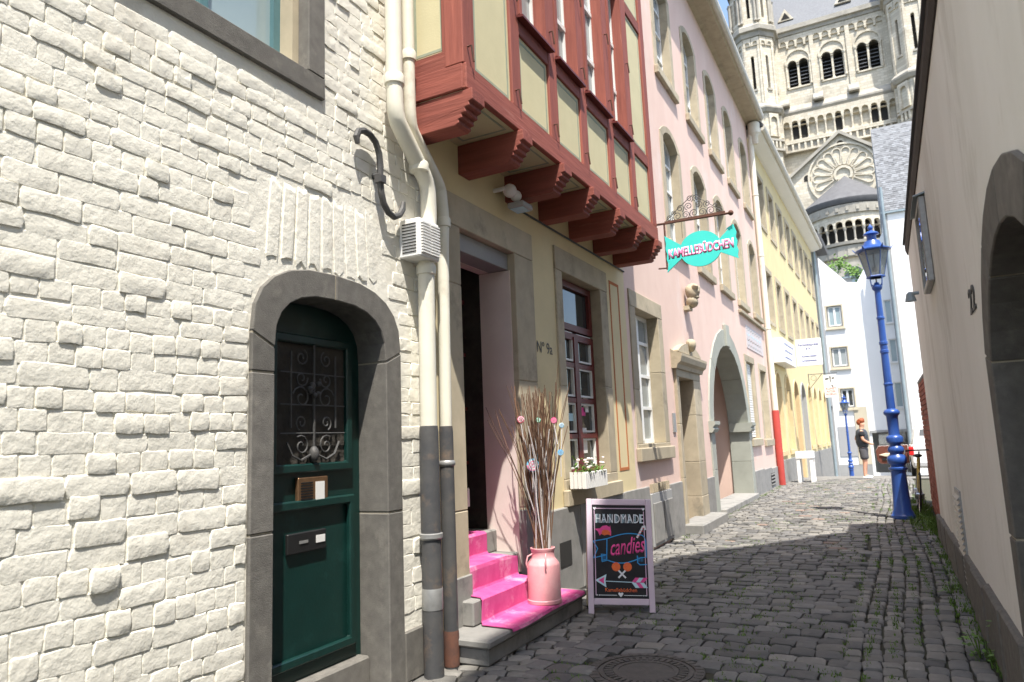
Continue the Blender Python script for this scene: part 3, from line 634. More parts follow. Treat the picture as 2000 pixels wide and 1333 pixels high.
# jetty: corbels, sill beams, posts, panels, windows
FJ = Fr((-2.25, 0), (0, 1), (1, 0))
CY = (3.79, 4.53, 5.30, 5.98, 6.72, 7.42, 8.08); CWD = .165
for y in CY:
    MB().exts(W.__class__((0, 0), (0, 1), (1, 0)), [(-2.95, 3.52), (-2.34, 3.52), (-2.31, 3.535), (-2.315, 3.56), (-2.285, 3.565), (-2.29, 3.595), (-2.255, 3.60), (-2.26, 3.63), (-2.225, 3.64), (-2.23, 3.665), (-2.20, 3.675), (-2.20, 3.755), (-2.95, 3.755)], y, y + CWD).build('corbel', 'timber_x', H, bevel=.005, jit=.004)
sf = bx('soffit', 'panel', H, FJ, 3.80, 8.24, -.54, -.03, 3.758, 3.80)
for a, b in zip(CY[:-1], CY[1:]):
    q0, q1 = a + CWD + .05, b - .05
    MB().wall(Fr((-2.75, 0), (0, 1), (1, 0)), [(0, 0), (0, .001), (.001, .001)], [], 0, .001) if False else None
    mb = MB(); mb.box(W, -2.70, -2.685, q0, q1, 3.754, 3.757); mb.box(W, -2.33, -2.315, q0, q1, 3.754, 3.757); mb.box(W, -2.685, -2.33, q0, q0 + .015, 3.754, 3.757); mb.box(W, -2.685, -2.33, q1 - .015, q1, 3.754, 3.757)
    mb.build('soffit_line', 'line_g', H)
sb = bx('sill_beam', 'timber_y', H, FJ, 3.785, 8.25, -.20, .012, 3.76, 3.945, bevel=.008, jit=.004)
TOP = 7.4
PY = [(3.785, 3.935), (4.49, 4.64), (5.19, 5.36), (5.90, 6.07), (6.66, 6.83), (7.35, 7.52), (8.08, 8.25)]
for a, b in PY: bx('post', 'timber', H, FJ, a, b, -.18, R.uniform(-.006, .004), 3.947, TOP, bevel=.008, jit=.005)
bx('top_beam', 'timber_y', H, FJ, 3.785, 8.25, -.18, .006, TOP, TOP + .25, bevel=.006)
def panel(F, s0, s1, z0, z1, d, parent):
    p_ = bx('infill_panel', 'panel', parent, F, s0, s1, d - .06, d, z0, z1)
    i = .03; l = .02
    MB().wall(F, [(s0 + i, z0 + i), (s0 + i, z1 - i), (s1 - i, z1 - i), (s1 - i, z0 + i)], [[(s0 + i + l, z0 + i + l), (s0 + i + l, z1 - i - l), (s1 - i - l, z1 - i - l), (s1 - i - l, z0 + i + l)]], d - .01, d + .002).build('painted_line', 'line_g', p_)
for k in range(6):
    a, b = PY[k][1], PY[k + 1][0]
    if k in (0, 5):
        zr = 4.98 if k == 0 else 4.66
        panel(FJ, a, b, 3.95, zr, -.025, H); bx('rail', 'timber_y', H, FJ, a + .002, b - .002, -.16, -.004, zr, zr + .14, bevel=.005)
        zr2 = zr + 1.75
        panel(FJ, a, b, zr + .14, zr2, -.025, H); bx('rail', 'timber_y', H, FJ, a + .002, b - .002, -.16, -.004, zr2, zr2 + .14, bevel=.005)
        panel(FJ, a, b, zr2 + .14, TOP, -.025, H)
    else:
        panel(FJ, a, b, 3.95, 4.60, -.025, H)
        bx('rail', 'timber_y', H, FJ, a + .002, b - .002, -.16, -.004, 4.60, 4.72, bevel=.005)
        MB().exts(FJ, [(-.14, 4.735), (.055, 4.715), (.055, 4.735), (-.14, 4.765)], a - .03, b + .03).build('window_sill', 'timber_d', H)
        wv = window(FJ, a + .05, b - .002, 4.77, 6.55, 0, -.10, H, fm='wframe', gm='glass', bar=.065, cols=1, rows=(.3, .62), depth=.05)
        bx('window_jamb', 'timber', H, FJ, b - .05, b - .004, -.17, .012, 4.77, 6.55); bx('window_jamb', 'timber', H, FJ, a + .003, a + .048, -.17, .012, 4.77, 6.55)
        bx('rail', 'timber_y', H, FJ, a + .002, b - .002, -.16, -.004, 6.56, 6.70, bevel=.005)
        panel(FJ, a, b, 6.70, TOP, -.025, H)
    for zz in (4.0, 4.85, 5.6):
        MB().tube([FJ.p(PY[k][0] + .05, .0, zz + .08), FJ.p(PY[k][0] + .05, .03, zz + .08), FJ.p(PY[k][0] + .07, .034, zz - .03)], .008, 6).build('iron_pin', 'rust', H)
FS = Fr((0, 3.785), (1, 0), (0, -1))                    # side of the jetty, faces the camera
for a, b in ((-2.40, -2.255), (-2.78, -2.70)): bx('post', 'timber', H, FS, a, b, -.15, .006, 3.947, TOP, bevel=.005)
panel(FS, -2.70, -2.40, 4.07, TOP, -.03, H); bx('rail', 'timber_x', H, FS, -2.70, -2.40, -.14, .0, 3.947, 4.07)
bx('sill_beam', 'timber_x', H, FS, -2.90, -2.265, -.19, .008, 3.762, 3.944, bevel=.006)
MB().box(FY, 4.03, 8.45, -6, -1.06, -.1, 7.6).build('rear_wall', 'plaster_y', H)
MB().box(FY, 3.80, 8.24, -.36, .33, 7.6, 7.9).build('eaves', 'timber', H)
MB().exts(FY, [(-6.2, 7.9), (.75, 7.9), (-2.7, 11.5)], 3.7, 8.35).build('roof', 'slate_d', H)

# steps and carpet
ST = root('entrance_steps', (-2.6, 4.9, 0), 'worn grey stone entrance steps below the pink carpet', 'steps')
bx('step', 'grey_stone', ST, W, -2.76, -2.42, 4.13, 5.74, 0, .115, bevel=.012, jit=.004)
bx('step_slab', 'grey_stone', ST, W, -2.77, -2.39, 4.10, 5.76, .117, .17, bevel=.012, jit=.004)
bx('step', 'grey_stone', ST, W, -2.80, -2.66, 4.36, 5.34, .172, .34, bevel=.01, jit=.003)
bx('step', 'grey_stone', ST, W, -3.2, -2.83, 4.505, 5.39, .172, .52, bevel=.01, jit=.003)
bx('step', 'grey_stone', ST, W, -4.2, -3.03, 4.505, 5.39, .522, .70, bevel=.01)
cp = MB(); prof = [(-3.7, .706), (-3.02, .706), (-3.0, .69), (-3.005, .55), (-2.99, .53), (-2.86, .527), (-2.805, .524), (-2.80, .50), (-2.80, .37), (-2.79, .35), (-2.66, .346), (-2.635, .335), (-2.635, .20), (-2.62, .18), (-2.44, .176), (-2.378, .172), (-2.372, .155)]
nn = 14; vs_ = []
for j, (x, z) in enumerate(prof):
    t = min(1, max(0, (j - 5) / 8)); a = 4.56 - .16 * t; b = 5.16 + .50 * t if j > 10 else 5.16 + .14 * (j > 6)
    for i in range(nn + 1):
        u = i / nn; y = a + (b - a) * u
        vs_.append((x + .006 * noise.noise(Vector((y * 9, j * .7, 0))) + (.02 * math.sin(u * 9) * .5 if j >= 15 else 0), y, z + .004 * noise.noise(Vector((y * 7, j, 5))) + .001))
cp.add(vs_, [(j * (nn + 1) + i, j * (nn + 1) + i + 1, (j + 1) * (nn + 1) + i + 1, (j + 1) * (nn + 1) + i) for j in range(len(prof) - 1) for i in range(nn)])
c = cp.build('stair_carpet', 'carpet', smooth=False); tag(c, 'bright pink carpet runner draped over the entrance steps', 'carpet')
so = c.modifiers.new('thick', 'SOLIDIFY'); so.thickness = .006; so.offset = 1

# milk can with twigs
cc = (-2.50, 5.17, .182)
MC = root('milk_can', cc, 'pale pink milk can holding twigs on the lowest step', 'milk can')
MB().lathe(cc, [(.0, 0), (.127, 0), (.134, .006), (.134, .028), (.129, .034), (.129, .285), (.125, .298), (.095, .335), (.090, .345), (.090, .392), (.098, .405), (.098, .414), (.090, .416), (.084, .40), (.08, .30), (.0, .29)], 32).build('can_body', 'pink', MC, smooth=True)
mb = MB()
for s_ in (-1, 1):
    mb.tube([(cc[0] + s_ * .08 * .7, cc[1] - .065, cc[2] + .375), (cc[0] + s_ * .11 * .7, cc[1] - .115, cc[2] + .36), (cc[0] + s_ * .12 * .7, cc[1] - .13, cc[2] + .31), (cc[0] + s_ * .115 * .7, cc[1] - .118, cc[2] + .275)], .006, 6)
mb.build('handle', 'pink', MC, smooth=True)
TW = root('twig_bundle', (cc[0], cc[1], cc[2] + .35), 'tall bundle of brown and white twigs in the pink milk can', 'twigs')
def twig(h, lean, az, m, r0, name='twig'):
    x, y, z = cc[0] + R.uniform(-.05, .05), cc[1] + R.uniform(-.05, .05), cc[2] + .31; P_ = []; n_ = 8; wob = R.uniform(0, 6)
    for i in range(n_ + 1):
        t = i / n_; q = lean * (t ** 1.25) * h; P_.append((x + math.cos(az) * q + .018 * math.sin(t * 7 + wob) * t, y + math.sin(az) * q + .018 * math.cos(t * 6 + wob) * t, z + h * t))
    MB().tube(P_, [r0 * (1 - .55 * i / n_) for i in range(n_ + 1)], 5).build(name, m, TW); return P_
for i in range(170): twig(R.uniform(.90, 1.40), R.uniform(.0, .18), R.uniform(0, 6.28), 'twig', R.uniform(.0045, .008))
for az, h, l in ((3.6, 1.22, .34), (3.7, 1.18, .31), (3.9, 1.2, .28), (3.5, 1.12, .33), (3.4, 1.2, .25), (.6, 1.4, .16), (.8, 1.58, .17), (.5, 1.35, .18), (.4, 1.3, .2), (.9, 1.4, .12)): twig(h, l, az, 'twig', .0055)
for i in range(50): twig(R.uniform(.6, 1.12), R.uniform(.0, .2), R.uniform(3.4, 6.2) if i % 3 else R.uniform(0, 6.28), 'twig_w', R.uniform(.005, .008), 'white_twig')
LP = Vector((math.sin(.5), -math.cos(.5), 0)); LU = Vector((math.cos(.5), math.sin(.5), 0))
def lolly(name, label, p, r, ms, sq=1.0):
    L_ = root(name, p, label, 'lollipop'); p = Vector(p)
    F = Fr((p.x, p.y), (LU.x, LU.y), (LP.x, LP.y))
    MB().ext(F, [(r * math.cos(t * .2618), p.z + r * math.sin(t * .2618)) for t in range(24)], -r * .22, r * .22).build('candy', ms[0], L_, bevel=r * .12, smooth=True)
    mp = plane_map(p + LP * (r * .225), LU, (0, 0, 1))
    for k in range(2): MB().ribbon(mp, [(r * .88 * (1 - i / 26) * math.cos(i * .55 + k * 3.14), r * .88 * (1 - i / 26) * math.sin(i * .55 + k * 3.14)) for i in range(24)], r * .16, .003).build('swirl', ms[1 + k], L_)
    MB().tube([p + Vector((0, 0, -r)), p + Vector((R.uniform(-.02, .02), .01, -r - .16))], .004, 6).build('stick', 'twig_w', L_)
lolly('lollipop', 'big round multicoloured swirl lollipop among the twigs', (-2.50, 5.06, 1.24), .05, ('cblue', 'c_white', 'cpink'))
lolly('lollipop', 'small pink swirl lollipop at the left side of the twigs', (-2.59, 5.06, 1.60), .028, ('cpink', 'c_white', 'c_red'))
lolly('lollipop', 'small green lollipop near the middle of the twigs', (-2.44, 5.07, 1.59), .02, ('cgreen', 'c_white', 'cgreen'))
lolly('lollipop', 'small pink lollipop right of the green one', (-2.31, 5.08, 1.58), .024, ('c_pink', 'cpink', 'cpink'))
lolly('lollipop', 'pale blue lollipop beside the pink one at the right', (-2.25, 5.09, 1.54), .02, ('c_pale', 'c_white', 'cblue'))
lolly('lollipop', 'small blue lollipop lowest at the right of the twigs', (-2.27, 5.09, 1.33), .024, ('cblue', 'c_blue', 'c_pale'))

# flower boxes
def flowerbox(label, F, s0, s1, d0, d1, z0, z1, m, fl):
    B_ = root('flower_box', F.p((s0 + s1) / 2, (d0 + d1) / 2, z0), label, 'flower box'); mb = MB()
    mb.box(F, s0 + .01, s1 - .01, d0 + .01, d1 - .012, z0 + .01, z1 - .03).build('trough', 'plastic', B_)
    n_ = 14
    for k in range(n_):
        a = s0 + (s1 - s0) * k / n_; b = a + (s1 - s0) / n_ * .78; c = (a + b) / 2
        MB().ext(F, [(a, z0), (a, z1 - .012), (c, z1), (b, z1 - .012), (b, z0)], d1 - .012, d1).build('picket', 'plastic', B_)
    for k in range(4):
        a = d0 + (d1 - d0) * k / 4
        MB().box(F, s0 - .002, s0 + .01, a, a + (d1 - d0) * .19, z0, z1).build('picket', 'plastic', B_)
    lf = MB()
    for i in range(230):
        p = F.p(R.uniform(s0 + .03, s1 - .03), R.uniform(d0, d1), z1 - .03 + abs(R.gauss(0, .055))); a = R.uniform(0, 6.28); t = R.uniform(-.3, .9); l = R.uniform(.03, .055); wd = l * .3
        u = Vector((math.cos(a) * math.cos(t), math.sin(a) * math.cos(t), math.sin(t))); v = Vector((-math.sin(a), math.cos(a), 0)) * wd
        lf.add([p, p + u * l * .5 + v, p + u * l, p + u * l * .5 - v], [(0, 1, 2, 3)])
    lf.build('foliage', 'leaf', B_)
    fb = MB()
    for i in range(fl): fb.ball(F.p(R.uniform(s0 + .03, s1 - .03), R.uniform(d0, d1), z1 + R.uniform(.03, .12)), R.uniform(.014, .022), 6, (1, 1, .7))
    fb.build('blossoms', m, B_)
flowerbox('white picket flower box with white flowers on the shop window sill', FY, 6.30, 6.88, .055, .22, .965, 1.12, 'flower', 16)
flowerbox('white picket flower box with red flowers inside the dark doorway', FY, 4.62, 5.05, -.42, -.30, .92, 1.07, 'petal_r', 5)

# chalkboard A-frame
AB = root('chalkboard_sign', (-2.06, 5.70, 0), 'lilac framed A-frame chalkboard advertising handmade candies', 'chalkboard')
BW, BH, TILT = .55, .93, .14
bo = Vector((-2.335, 5.64, 0)); BT = rad(25); bu = Vector((math.cos(BT), math.sin(BT), -.045)).normalized(); bn = Vector((-math.sin(BT), math.cos(BT), 0)); bv = (bn * math.sin(TILT) + Vector((0.0, 0, math.cos(TILT))) + bu * .04).normalized() 
bm_ = plane_map(bo, bu, bv)
def bpoly(name, m, u0, u1, v0, v1, h0, h1, bevel=.004, mp=None):
    mp = mp or bm_
    return MB().hexa([mp(u, v, h) for h in (h0, h1) for u, v in ((u0, v0), (u1, v0), (u1, v1), (u0, v1))]).build(name, m, AB, bevel=bevel)
bpoly('frame_stile', 'lilac', 0, .048, 0, BH, -.022, 0); bpoly('frame_stile', 'lilac', BW - .048, BW, 0, BH, -.022, 0)
bpoly('frame_rail', 'lilac', .0485, BW - .0485, BH - .052, BH - .001, -.021, -.0005); bpoly('frame_rail', 'lilac', .0485, BW - .0485, .075, .125, -.021, -.0005)
face = bpoly('blackboard', 'chalkb', .0485, BW - .0485, .1255, BH - .0525, -.016, -.006, 0)
bv2 = (bn * -math.sin(.16) + Vector((0, 0, math.cos(.16))) + bu * .04).normalized(); bm2 = plane_map(bo + bn * .30, bu, bv2)
for u in (0, BW - .048): bpoly('rear_leg', 'creamwood', u, u + .048, 0, BH * .985, -.02, 0, mp=bm2)
bpoly('rear_panel', 'creamwood', .0485, BW - .0485, .08, BH * .97, -.016, -.004, mp=bm2)
cm = plane_map(bm_(.0485, .1255, -.0058), bu, bv); CW_, CH_ = BW - .097, BH - .178   # board face: 0.453 x 0.752
def ch(pts, m, wd=.006, close=False, name='chalk_line'): MB().ribbon(cm, pts, wd, .0012, close).build(name, m, face)
def cf(pts, m, name='chalk_drawing', th=.0009): MB().flat(cm, pts, th).build(name, m, face)
def circ(x, y, r, n_=18, a0=0): return [(x + r * math.cos(2 * math.pi * i / n_ + a0), y + r * math.sin(2 * math.pi * i / n_ + a0)) for i in range(n_)]
def heart(x, y, r): return [(x + r * .95 * math.sin(t) ** 3, y + r * (.8 * math.cos(t) - .32 * math.cos(2 * t) - .12 * math.cos(3 * t))) for t in [2 * math.pi * i / 22 for i in range(22)]]
ch([(.022, .725), (.43, .725)], 'c_lilac', .006); ch([(.018, .71), (.018, .03)], 'c_lilac', .006); ch([(.436, .70), (.436, .03)], 'c_lilac', .006); ch([(.05, .025), (.19, .025)], 'c_white', .004); ch([(.25, .025), (.40, .025)], 'c_white', .004)
for x, y, r_ in ((.022, .725, .014), (.434, .722, .014), (.222, .032, .022)): cf(heart(x, y, r_), 'c_white', 'chalk_heart')
for x in (.02, .03, .045, .41, .422, .434): cf(circ(x, .025, .0045, 8), 'c_white', 'chalk_dot')
text('HANDMADE', plane_map(cm(.228, .605, 0), bu, bv), .105, 'c_white', face, th=.0012, bold=.0, sx=.70, space=1.0)
LX = 0
for k, x in enumerate((.043, .098, .152, .203, .262, .312, .360, .407)):   # hatched double strokes of the block capitals
    for i in range(6): ch([(x - .004, .612 + i * .012), (x + .007, .617 + i * .012)], 'c_pale', .003)
    ch([(x - .006, .606), (x - .006, .678)], 'c_pale', .004); ch([(x + .008, .606), (x + .008, .678)], 'c_pale', .003)
cf([(.02, .555), (.045, .535), (.06, .50), (.075, .515), (.10, .505), (.13, .51), (.155, .50), (.158, .53), (.15, .585), (.145, .57), (.12, .585), (.085, .58), (.065, .56)], 'c_pink', 'chalk_candy')
cf([(.075, .512), (.10, .502), (.125, .51), (.15, .505), (.15, .53), (.13, .545), (.10, .55), (.08, .54)], 'c_orange', 'chalk_candy', .0016)
ban = [(.02 + .10, .475)] + [(.12 + .30 * i / 10, .475 + .045 * math.sin(i / 10 * 2.4)) for i in range(1, 11)] + [(.435, .49), (.445, .46), (.445, .33), (.40, .325)] + [(.40 - .28 * i / 10, .325 - .045 * math.sin(i / 10 * 2.6)) for i in range(1, 11)] + [(.075, .29), (.07, .35)]
ch(ban, 'c_blue', .0075); ch([(.12, .475), (.005, .455), (.04, .395), (.005, .32), (.115, .345), (.12, .475)], 'c_blue', .0075)
ch([(.37, .34), (.37, .285), (.39, .268), (.445, .272)], 'c_blue', .0075); ch([(.07, .35), (.115, .345), (.115, .31), (.07, .30)], 'c_blue', .006)
for i in range(4): ch([(.08 + i * .010, .342), (.08 + i * .010, .312)], 'c_blue', .003); ch([(.378 + i * .012, .33), (.378 + i * .012, .295)], 'c_blue', .003)
text('candies', plane_map(cm(.285, .355, .0002), (bu * .995 + bv * .12), bv), .19, 'c_pink', face, th=.0014, bold=.002, sx=.52, slant=.25)
ch([(.375, .49), (.40, .53), (.425, .575), (.44, .58), (.445, .555)], 'c_white', .016, name='candy_cane')
for i in range(4): ch([(.372 + i * .016, .50 + i * .022), (.392 + i * .016, .495 + i * .022)], 'c_red', .006, name='candy_cane')
for x, sg in ((.19, 1), (.285, -1)):
    ch([(x + sg * .015, .225), (x + sg * .075, .165)], 'c_white', .014); cf(circ(x, .25, .036), 'c_orange', 'chalk_lollipop', .0014); ch([(x + .026 * (1 - i / 14) * math.cos(i * .7), .25 + .026 * (1 - i / 14) * math.sin(i * .7)) for i in range(13)], 'c_red', .004)
ch([(.10, .135), (.33, .128)], 'c_pale', .006); cf([(.012, .142), (.108, .19), (.098, .14), (.105, .085)], 'c_pale'); cf([(.04, .142), (.09, .168), (.085, .14), (.088, .112)], 'c_pink', th=.0016)
for i, m_ in enumerate(('c_pink', 'c_pale', 'c_pink')):
    a = .315 + i * .034; cf([(a, .128), (a + .03, .165), (a + .064, .165), (a + .034, .128)], m_, 'arrow_feather', .0012 + i * .0003); cf([(a, .126), (a + .03, .085), (a + .064, .085), (a + .034, .126)], 'c_pale' if i % 2 == 0 else 'c_pink', 'arrow_feather', .0012 + i * .0003)
text('Kamelleb\u00fcdchen', plane_map(cm(.225, .052, 0), bu, bv), .042, 'c_orange', face, th=.0012, bold=.0006, sx=.95)

# hanging shop sign
HS = root('hanging_sign', (-2.22, 8.30, 4.0), 'turquoise candy shaped shop sign with pink lettering on an iron bracket', 'sign')
SY = 8.30
mb = MB().tube([(-2.27, SY, 4.0), (-1.40, SY, 3.985)], .014, 6).ball((-1.375, SY, 3.985), .032, 8).tube([(-2.17, SY, 4.0), (-2.17, SY, 3.42)], .012, 6).tube([(-2.27, SY - .03, 3.44), (-2.17, SY, 3.44)], .010, 6)
mb.box(W, -2.16, -1.44, SY - .012, SY + .012, 3.985, 4.02); mb.build('bracket', 'rust', HS, smooth=True)
mb = MB()
def sp2(x, z, r, turns, a0, sg, n_=18): return [(x + sg * r * (1 - .78 * i / n_) * math.cos(a0 + turns * 6.28 * i / n_), SY, z + r * (1 - .78 * i / n_) * math.sin(a0 + turns * 6.28 * i / n_)) for i in range(n_ + 1)]
for x, z, r_, sg in ((-2.10, 4.05, .045, 1), (-2.0, 4.06, .055, -1), (-1.90, 4.06, .05, 1), (-1.80, 4.065, .055, -1), (-1.70, 4.06, .05, 1), (-1.60, 4.06, .055, -1), (-1.51, 4.05, .04, 1), (-1.96, 4.15, .05, 1), (-1.86, 4.16, .05, -1), (-1.74, 4.16, .05, 1), (-1.64, 4.15, .045, -1), (-1.84, 4.25, .045, 1), (-1.76, 4.25, .045, -1), (-2.04, 4.11, .03, -1), (-1.55, 4.11, .03, 1)):
    mb.tube(sp2(x, z, r_, 1.5, -1.2, sg), .005, 5)
mb.tube([(-2.14, SY, 4.03), (-1.98, SY, 4.16), (-1.80, SY, 4.29), (-1.63, SY, 4.16), (-1.47, SY, 4.02)], .005, 5)
mb.build('scrollwork', 'iron', HS)
cxs, czs = -1.755, 3.615
def wav(x0, x1, z0, z1, n_=6, a=.014): return [(x0 + (x1 - x0) * i / n_ + a * (i % 2), z0 + (z1 - z0) * i / n_) for i in range(n_ + 1)]
body = [(cxs + .245 * math.cos(t), czs + .215 * math.sin(t)) for t in [rad(158 - 136 * i / 14) for i in range(15)]]
lower = [(cxs + .245 * math.cos(t), czs + .215 * math.sin(t)) for t in [rad(-22 - 136 * i / 14) for i in range(15)]]
pts = body + [(-1.36, 3.845)] + wav(-1.345, -1.335, 3.80, 3.47, 6)[1:] + [(-1.33, 3.43)] + lower + [(-2.17, 3.385)] + wav(-2.16, -2.18, 3.42, 3.80, 6)[:-1] + [(-2.175, 3.84)]
FSg = Fr((0, SY), (1, 0), (0, -1))
sgn = MB().ext(FSg, pts, -.012, .012).build('sign_board', 'turq', HS)
sm = plane_map((cxs, SY - .0125, czs), (1, 0, .02), (0, 0, 1))
text('KAMELLEB\u00dcDCHEN', plane_map((cxs, SY - .0122, czs - .055), (1, 0, .03), (0, 0, 1)), .150, 'signwhite', sgn, bold=.010, sx=.585, th=.0004)
text('KAMELLEB\u00dcDCHEN', plane_map((cxs, SY - .0128, czs - .055), (1, 0, .03), (0, 0, 1)), .150, 'signpink', sgn, bold=.005, sx=.585, th=.0004)
MB().flat(sm, [(.30, .16), (.33, .17), (.35, .15), (.37, .17), (.385, .16), (.39, .22), (.33, .19)], .001).build('paint_damage', 'turq_d', sgn)
for x in (-1.96, -1.56): MB().tube([(x, SY, 3.985), (x, SY, 3.78)], .003, 5).build('hanger', 'iron', HS)

# ================================================================== pink house
FP = Fr((-2.80, 0), (0, 1), (1, 0))
H = root('pink_house', (-2.80, 14.6, 0), 'old pink plastered house with arched stone windows and a gateway', 'house')
COLS = [9.35, 11.45, 13.50, 15.45, 17.45, 19.60]
holes = []; wins = []
for c in COLS:
    for z0, zs in ((4.42, 6.30), (7.38, 9.20)):
        if c < 10 and z0 < 5: pass
        o = arch(c - .64, c + .64, z0, zs + .06, .24, 8); i = arch(c - .46, c + .46, z0 + .14, zs + .02, .18, 8); holes.append(o); wins.append((o, i, c, z0, zs))
gf = [(8.63, 10.12, 1.18, 3.34, 8.86, 9.90, 1.34, 3.12), (16.95, 18.30, 1.18, 3.26, 17.12, 18.12, 1.30, 3.10), (18.95, 20.22, 1.14, 3.20, 19.10, 20.08, 1.28, 3.04)]
for g in gf: holes.append([(g[0], g[2]), (g[0], g[3]), (g[1], g[3]), (g[1], g[2])])
po = [(10.60, 0), (10.60, 2.45), (12.12, 2.45), (12.12, 0)]; go = arch(12.78, 17.0, 0, 1.58, 1.98, 14); holes += [po, go]
MB().wall(FP, [(8.453, -.3), (8.453, 10.6), (20.75, 10.6), (20.75, -.3)], holes, -.42, 0).build('wall', 'plaster_p', H)
MB().box(FP, 8.46, 20.74, -7, -2.5, -.3, 10.5).build('rear_wall', 'plaster_p', H)
for o, i, c, z0, zs in wins:
    sr = bx('window_surround', 'trach', H, FP, c - .46, c + .46, -.38, -.30, z0 + .02, z0 + .13)
    oc = o + [o[0]]; icl = i + [i[0]]
    blocks(FP, icl, oc, [0, 1, 4, 6, 9, 10, 11] if len(i) == 11 else [0, 1, 4, 6, 8, 9, 10, 11], -.40, .015, 'stone_block', 'trach', sr, gap=.003, bevel=.004)
    bx('sill', 'trach', sr, FP, c - .66, c + .66, .0, .075, z0 - .045, z0 + .10, bevel=.01)
    window(FP, c - .455, c + .455, z0 + .145, zs + .02, .175, -.13, H, bar=.055, cols=2, rows=(.27, .52, .76), depth=.05, mull=.09)
for g in gf:
    sr = bx('window_surround', 'trach', H, FP, g[4], g[5], -.40, -.34, g[2] + .02, g[6] - .02)
    rect_sur(FP, (g[0], g[1], g[2], g[3]), (g[4], g[5], g[6], g[7]), ((g[6] + g[7]) / 2 - .2,), ((g[6] + g[7]) / 2 + .1,), -.40, .018, 'trach', sr)
    bx('sill', 'trach', sr, FP, g[0] - .04, g[1] + .04, .0, .07, g[2] - .06, g[2] + .11, bevel=.01)
    wv = window(FP, g[4] + .003, g[5] - .003, g[6] + .003, g[7] - .003, 0, -.15, H, bar=.06, cols=2, rows=(.27, .52, .78), depth=.05, mull=.10)
g = gf[1]
for k in range(30): bx('shutter_slat', 'wframe', wv if False else H, FP, g[5] - .5, g[5] - .03, -.09, -.06, g[6] + .03 + k * .059, g[6] + .075 + k * .059)
# portal
pt = bx('portal', 'trach', H, FP, 10.605, 10.63, -.40, 0, 0, 2.4)
rect_sur(FP, (10.60, 12.12, 0, 2.45), (10.74, 11.66, 0, 2.32), (.8, 1.6), (.45, 1.0, 1.75), -.42, .05, 'trach', pt)
MB().exts(FP, [(.0, 2.44), (.08, 2.44), (.10, 2.50), (.15, 2.54), (.17, 2.62), (.17, 2.66), (.05, 2.70), (0, 2.74)], 10.52, 12.20).build('cornice', 'trach', pt)
MB().ext(FP, arch(10.62, 12.10, 2.70, 2.72, .16, 8), .0, .10).build('pediment', 'trach', pt)
MB().ball(FP.p(11.36, .13, 2.86), .10, 9, (.8, 1, 1.1)).build('carved_head', 'trach', pt, smooth=True, jit=.02)
dp = bx('portal_door', mat('dark brown door', (.04, .02, .015), (.055, .03, .02), .5, 6), H, FP, 10.74, 11.66, -.30, -.22, .12, 2.32)
for z0, z1 in ((.25, .95), (1.05, 2.2)):
    for a, b in ((10.80, 11.17), (11.23, 11.60)): bx('door_panel', 'timber_d', dp, FP, a, b, -.222, -.20, z0, z1, bevel=.01)
bx('portal_step', 'grey_stone', H, FP, 10.55, 12.3, -.1, .30, -.02, .14, bevel=.02)
bx('bell_plate', 'steel', H, FP, 10.36, 10.50, .0, .02, 1.48, 1.76)
cs = root('carved_corbel_head', FP.p(11.7, .1, 3.7), 'weathered carved stone head on the pink wall above the portal', 'sculpture')
mb = MB().ball(FP.p(11.68, .14, 3.80), .125, 10, (1, 1, 1.15)).ball(FP.p(11.68, .12, 3.62), .11, 10, (.9, 1, .9)).ball(FP.p(11.64, .24, 3.78), .035, 7).ball(FP.p(11.60, .20, 3.86), .06, 7).ball(FP.p(11.78, .20, 3.86), .06, 7).ball(FP.p(11.68, .2, 3.70), .06, 7, (1, 1, .6)).box(FP, 11.55, 11.80, -.05, .10, 3.48, 3.56)
mb.build('head', 'trach', cs, smooth=True, jit=.025)
# gateway
gi = arch(13.10, 16.70, 0, 1.58, 1.64, 14); g_o = arch(12.78, 17.0, 0, 1.58, 1.98, 14)
gw = bx('gateway', mat('green grey painted stone', (.36, .37, .32), (.31, .32, .275), .9, 4, .5, 50, rand=.06), H, FP, 13.4, 16.4, -.44, -.40, -.1, 0)
gs = MATS['green grey painted stone']
gi2 = [gi[0], (13.10, .8)] + gi[1:-1] + [(16.70, .8), gi[-1]]; go2 = [g_o[0], (12.78, .8)] + g_o[1:-1] + [(17.0, .8), g_o[-1]]
blocks(FP, gi2, go2, [0, 1, 2, 5, 8, 9, 10, 13, 16, 17, 18], -.42, .025, 'stone_block', gs, gw, gap=.003)
for a, b in ((12.72, 13.14), (16.62, 17.06)):
    MB().exts(FP, [(-.40, 1.46), (.06, 1.46), (.10, 1.52), (.07, 1.55), (.12, 1.60), (.12, 1.66), (-.40, 1.66)], a, b).build('impost', gs, gw)
bx('keystone', gs, gw, FP, 14.72, 15.06, .0, .07, 3.20, 3.66, bevel=.01)
MB().box(FP, 12.9, 13.05, -2.5, -.42, -.1, 3.7).build('passage_wall', 'plaster_p', gw); MB().box(FP, 16.75, 16.9, -2.5, -.42, -.1, 3.7).build('passage_wall', 'plaster_p', gw)
MB().box(FP, 12.9, 16.9, -2.52, -.42, 3.6, 3.75).build('passage_ceiling', 'plaster_p', gw)
MB().box(FP, 13.05, 16.75, -2.48, -2.38, -.1, 3.6).build('gate_leaf', 'plaster_p', gw)
bx('gate_step', 'grey_stone', gw, FP, 13.1, 16.7, -.42, .12, -.02, .10, bevel=.01)
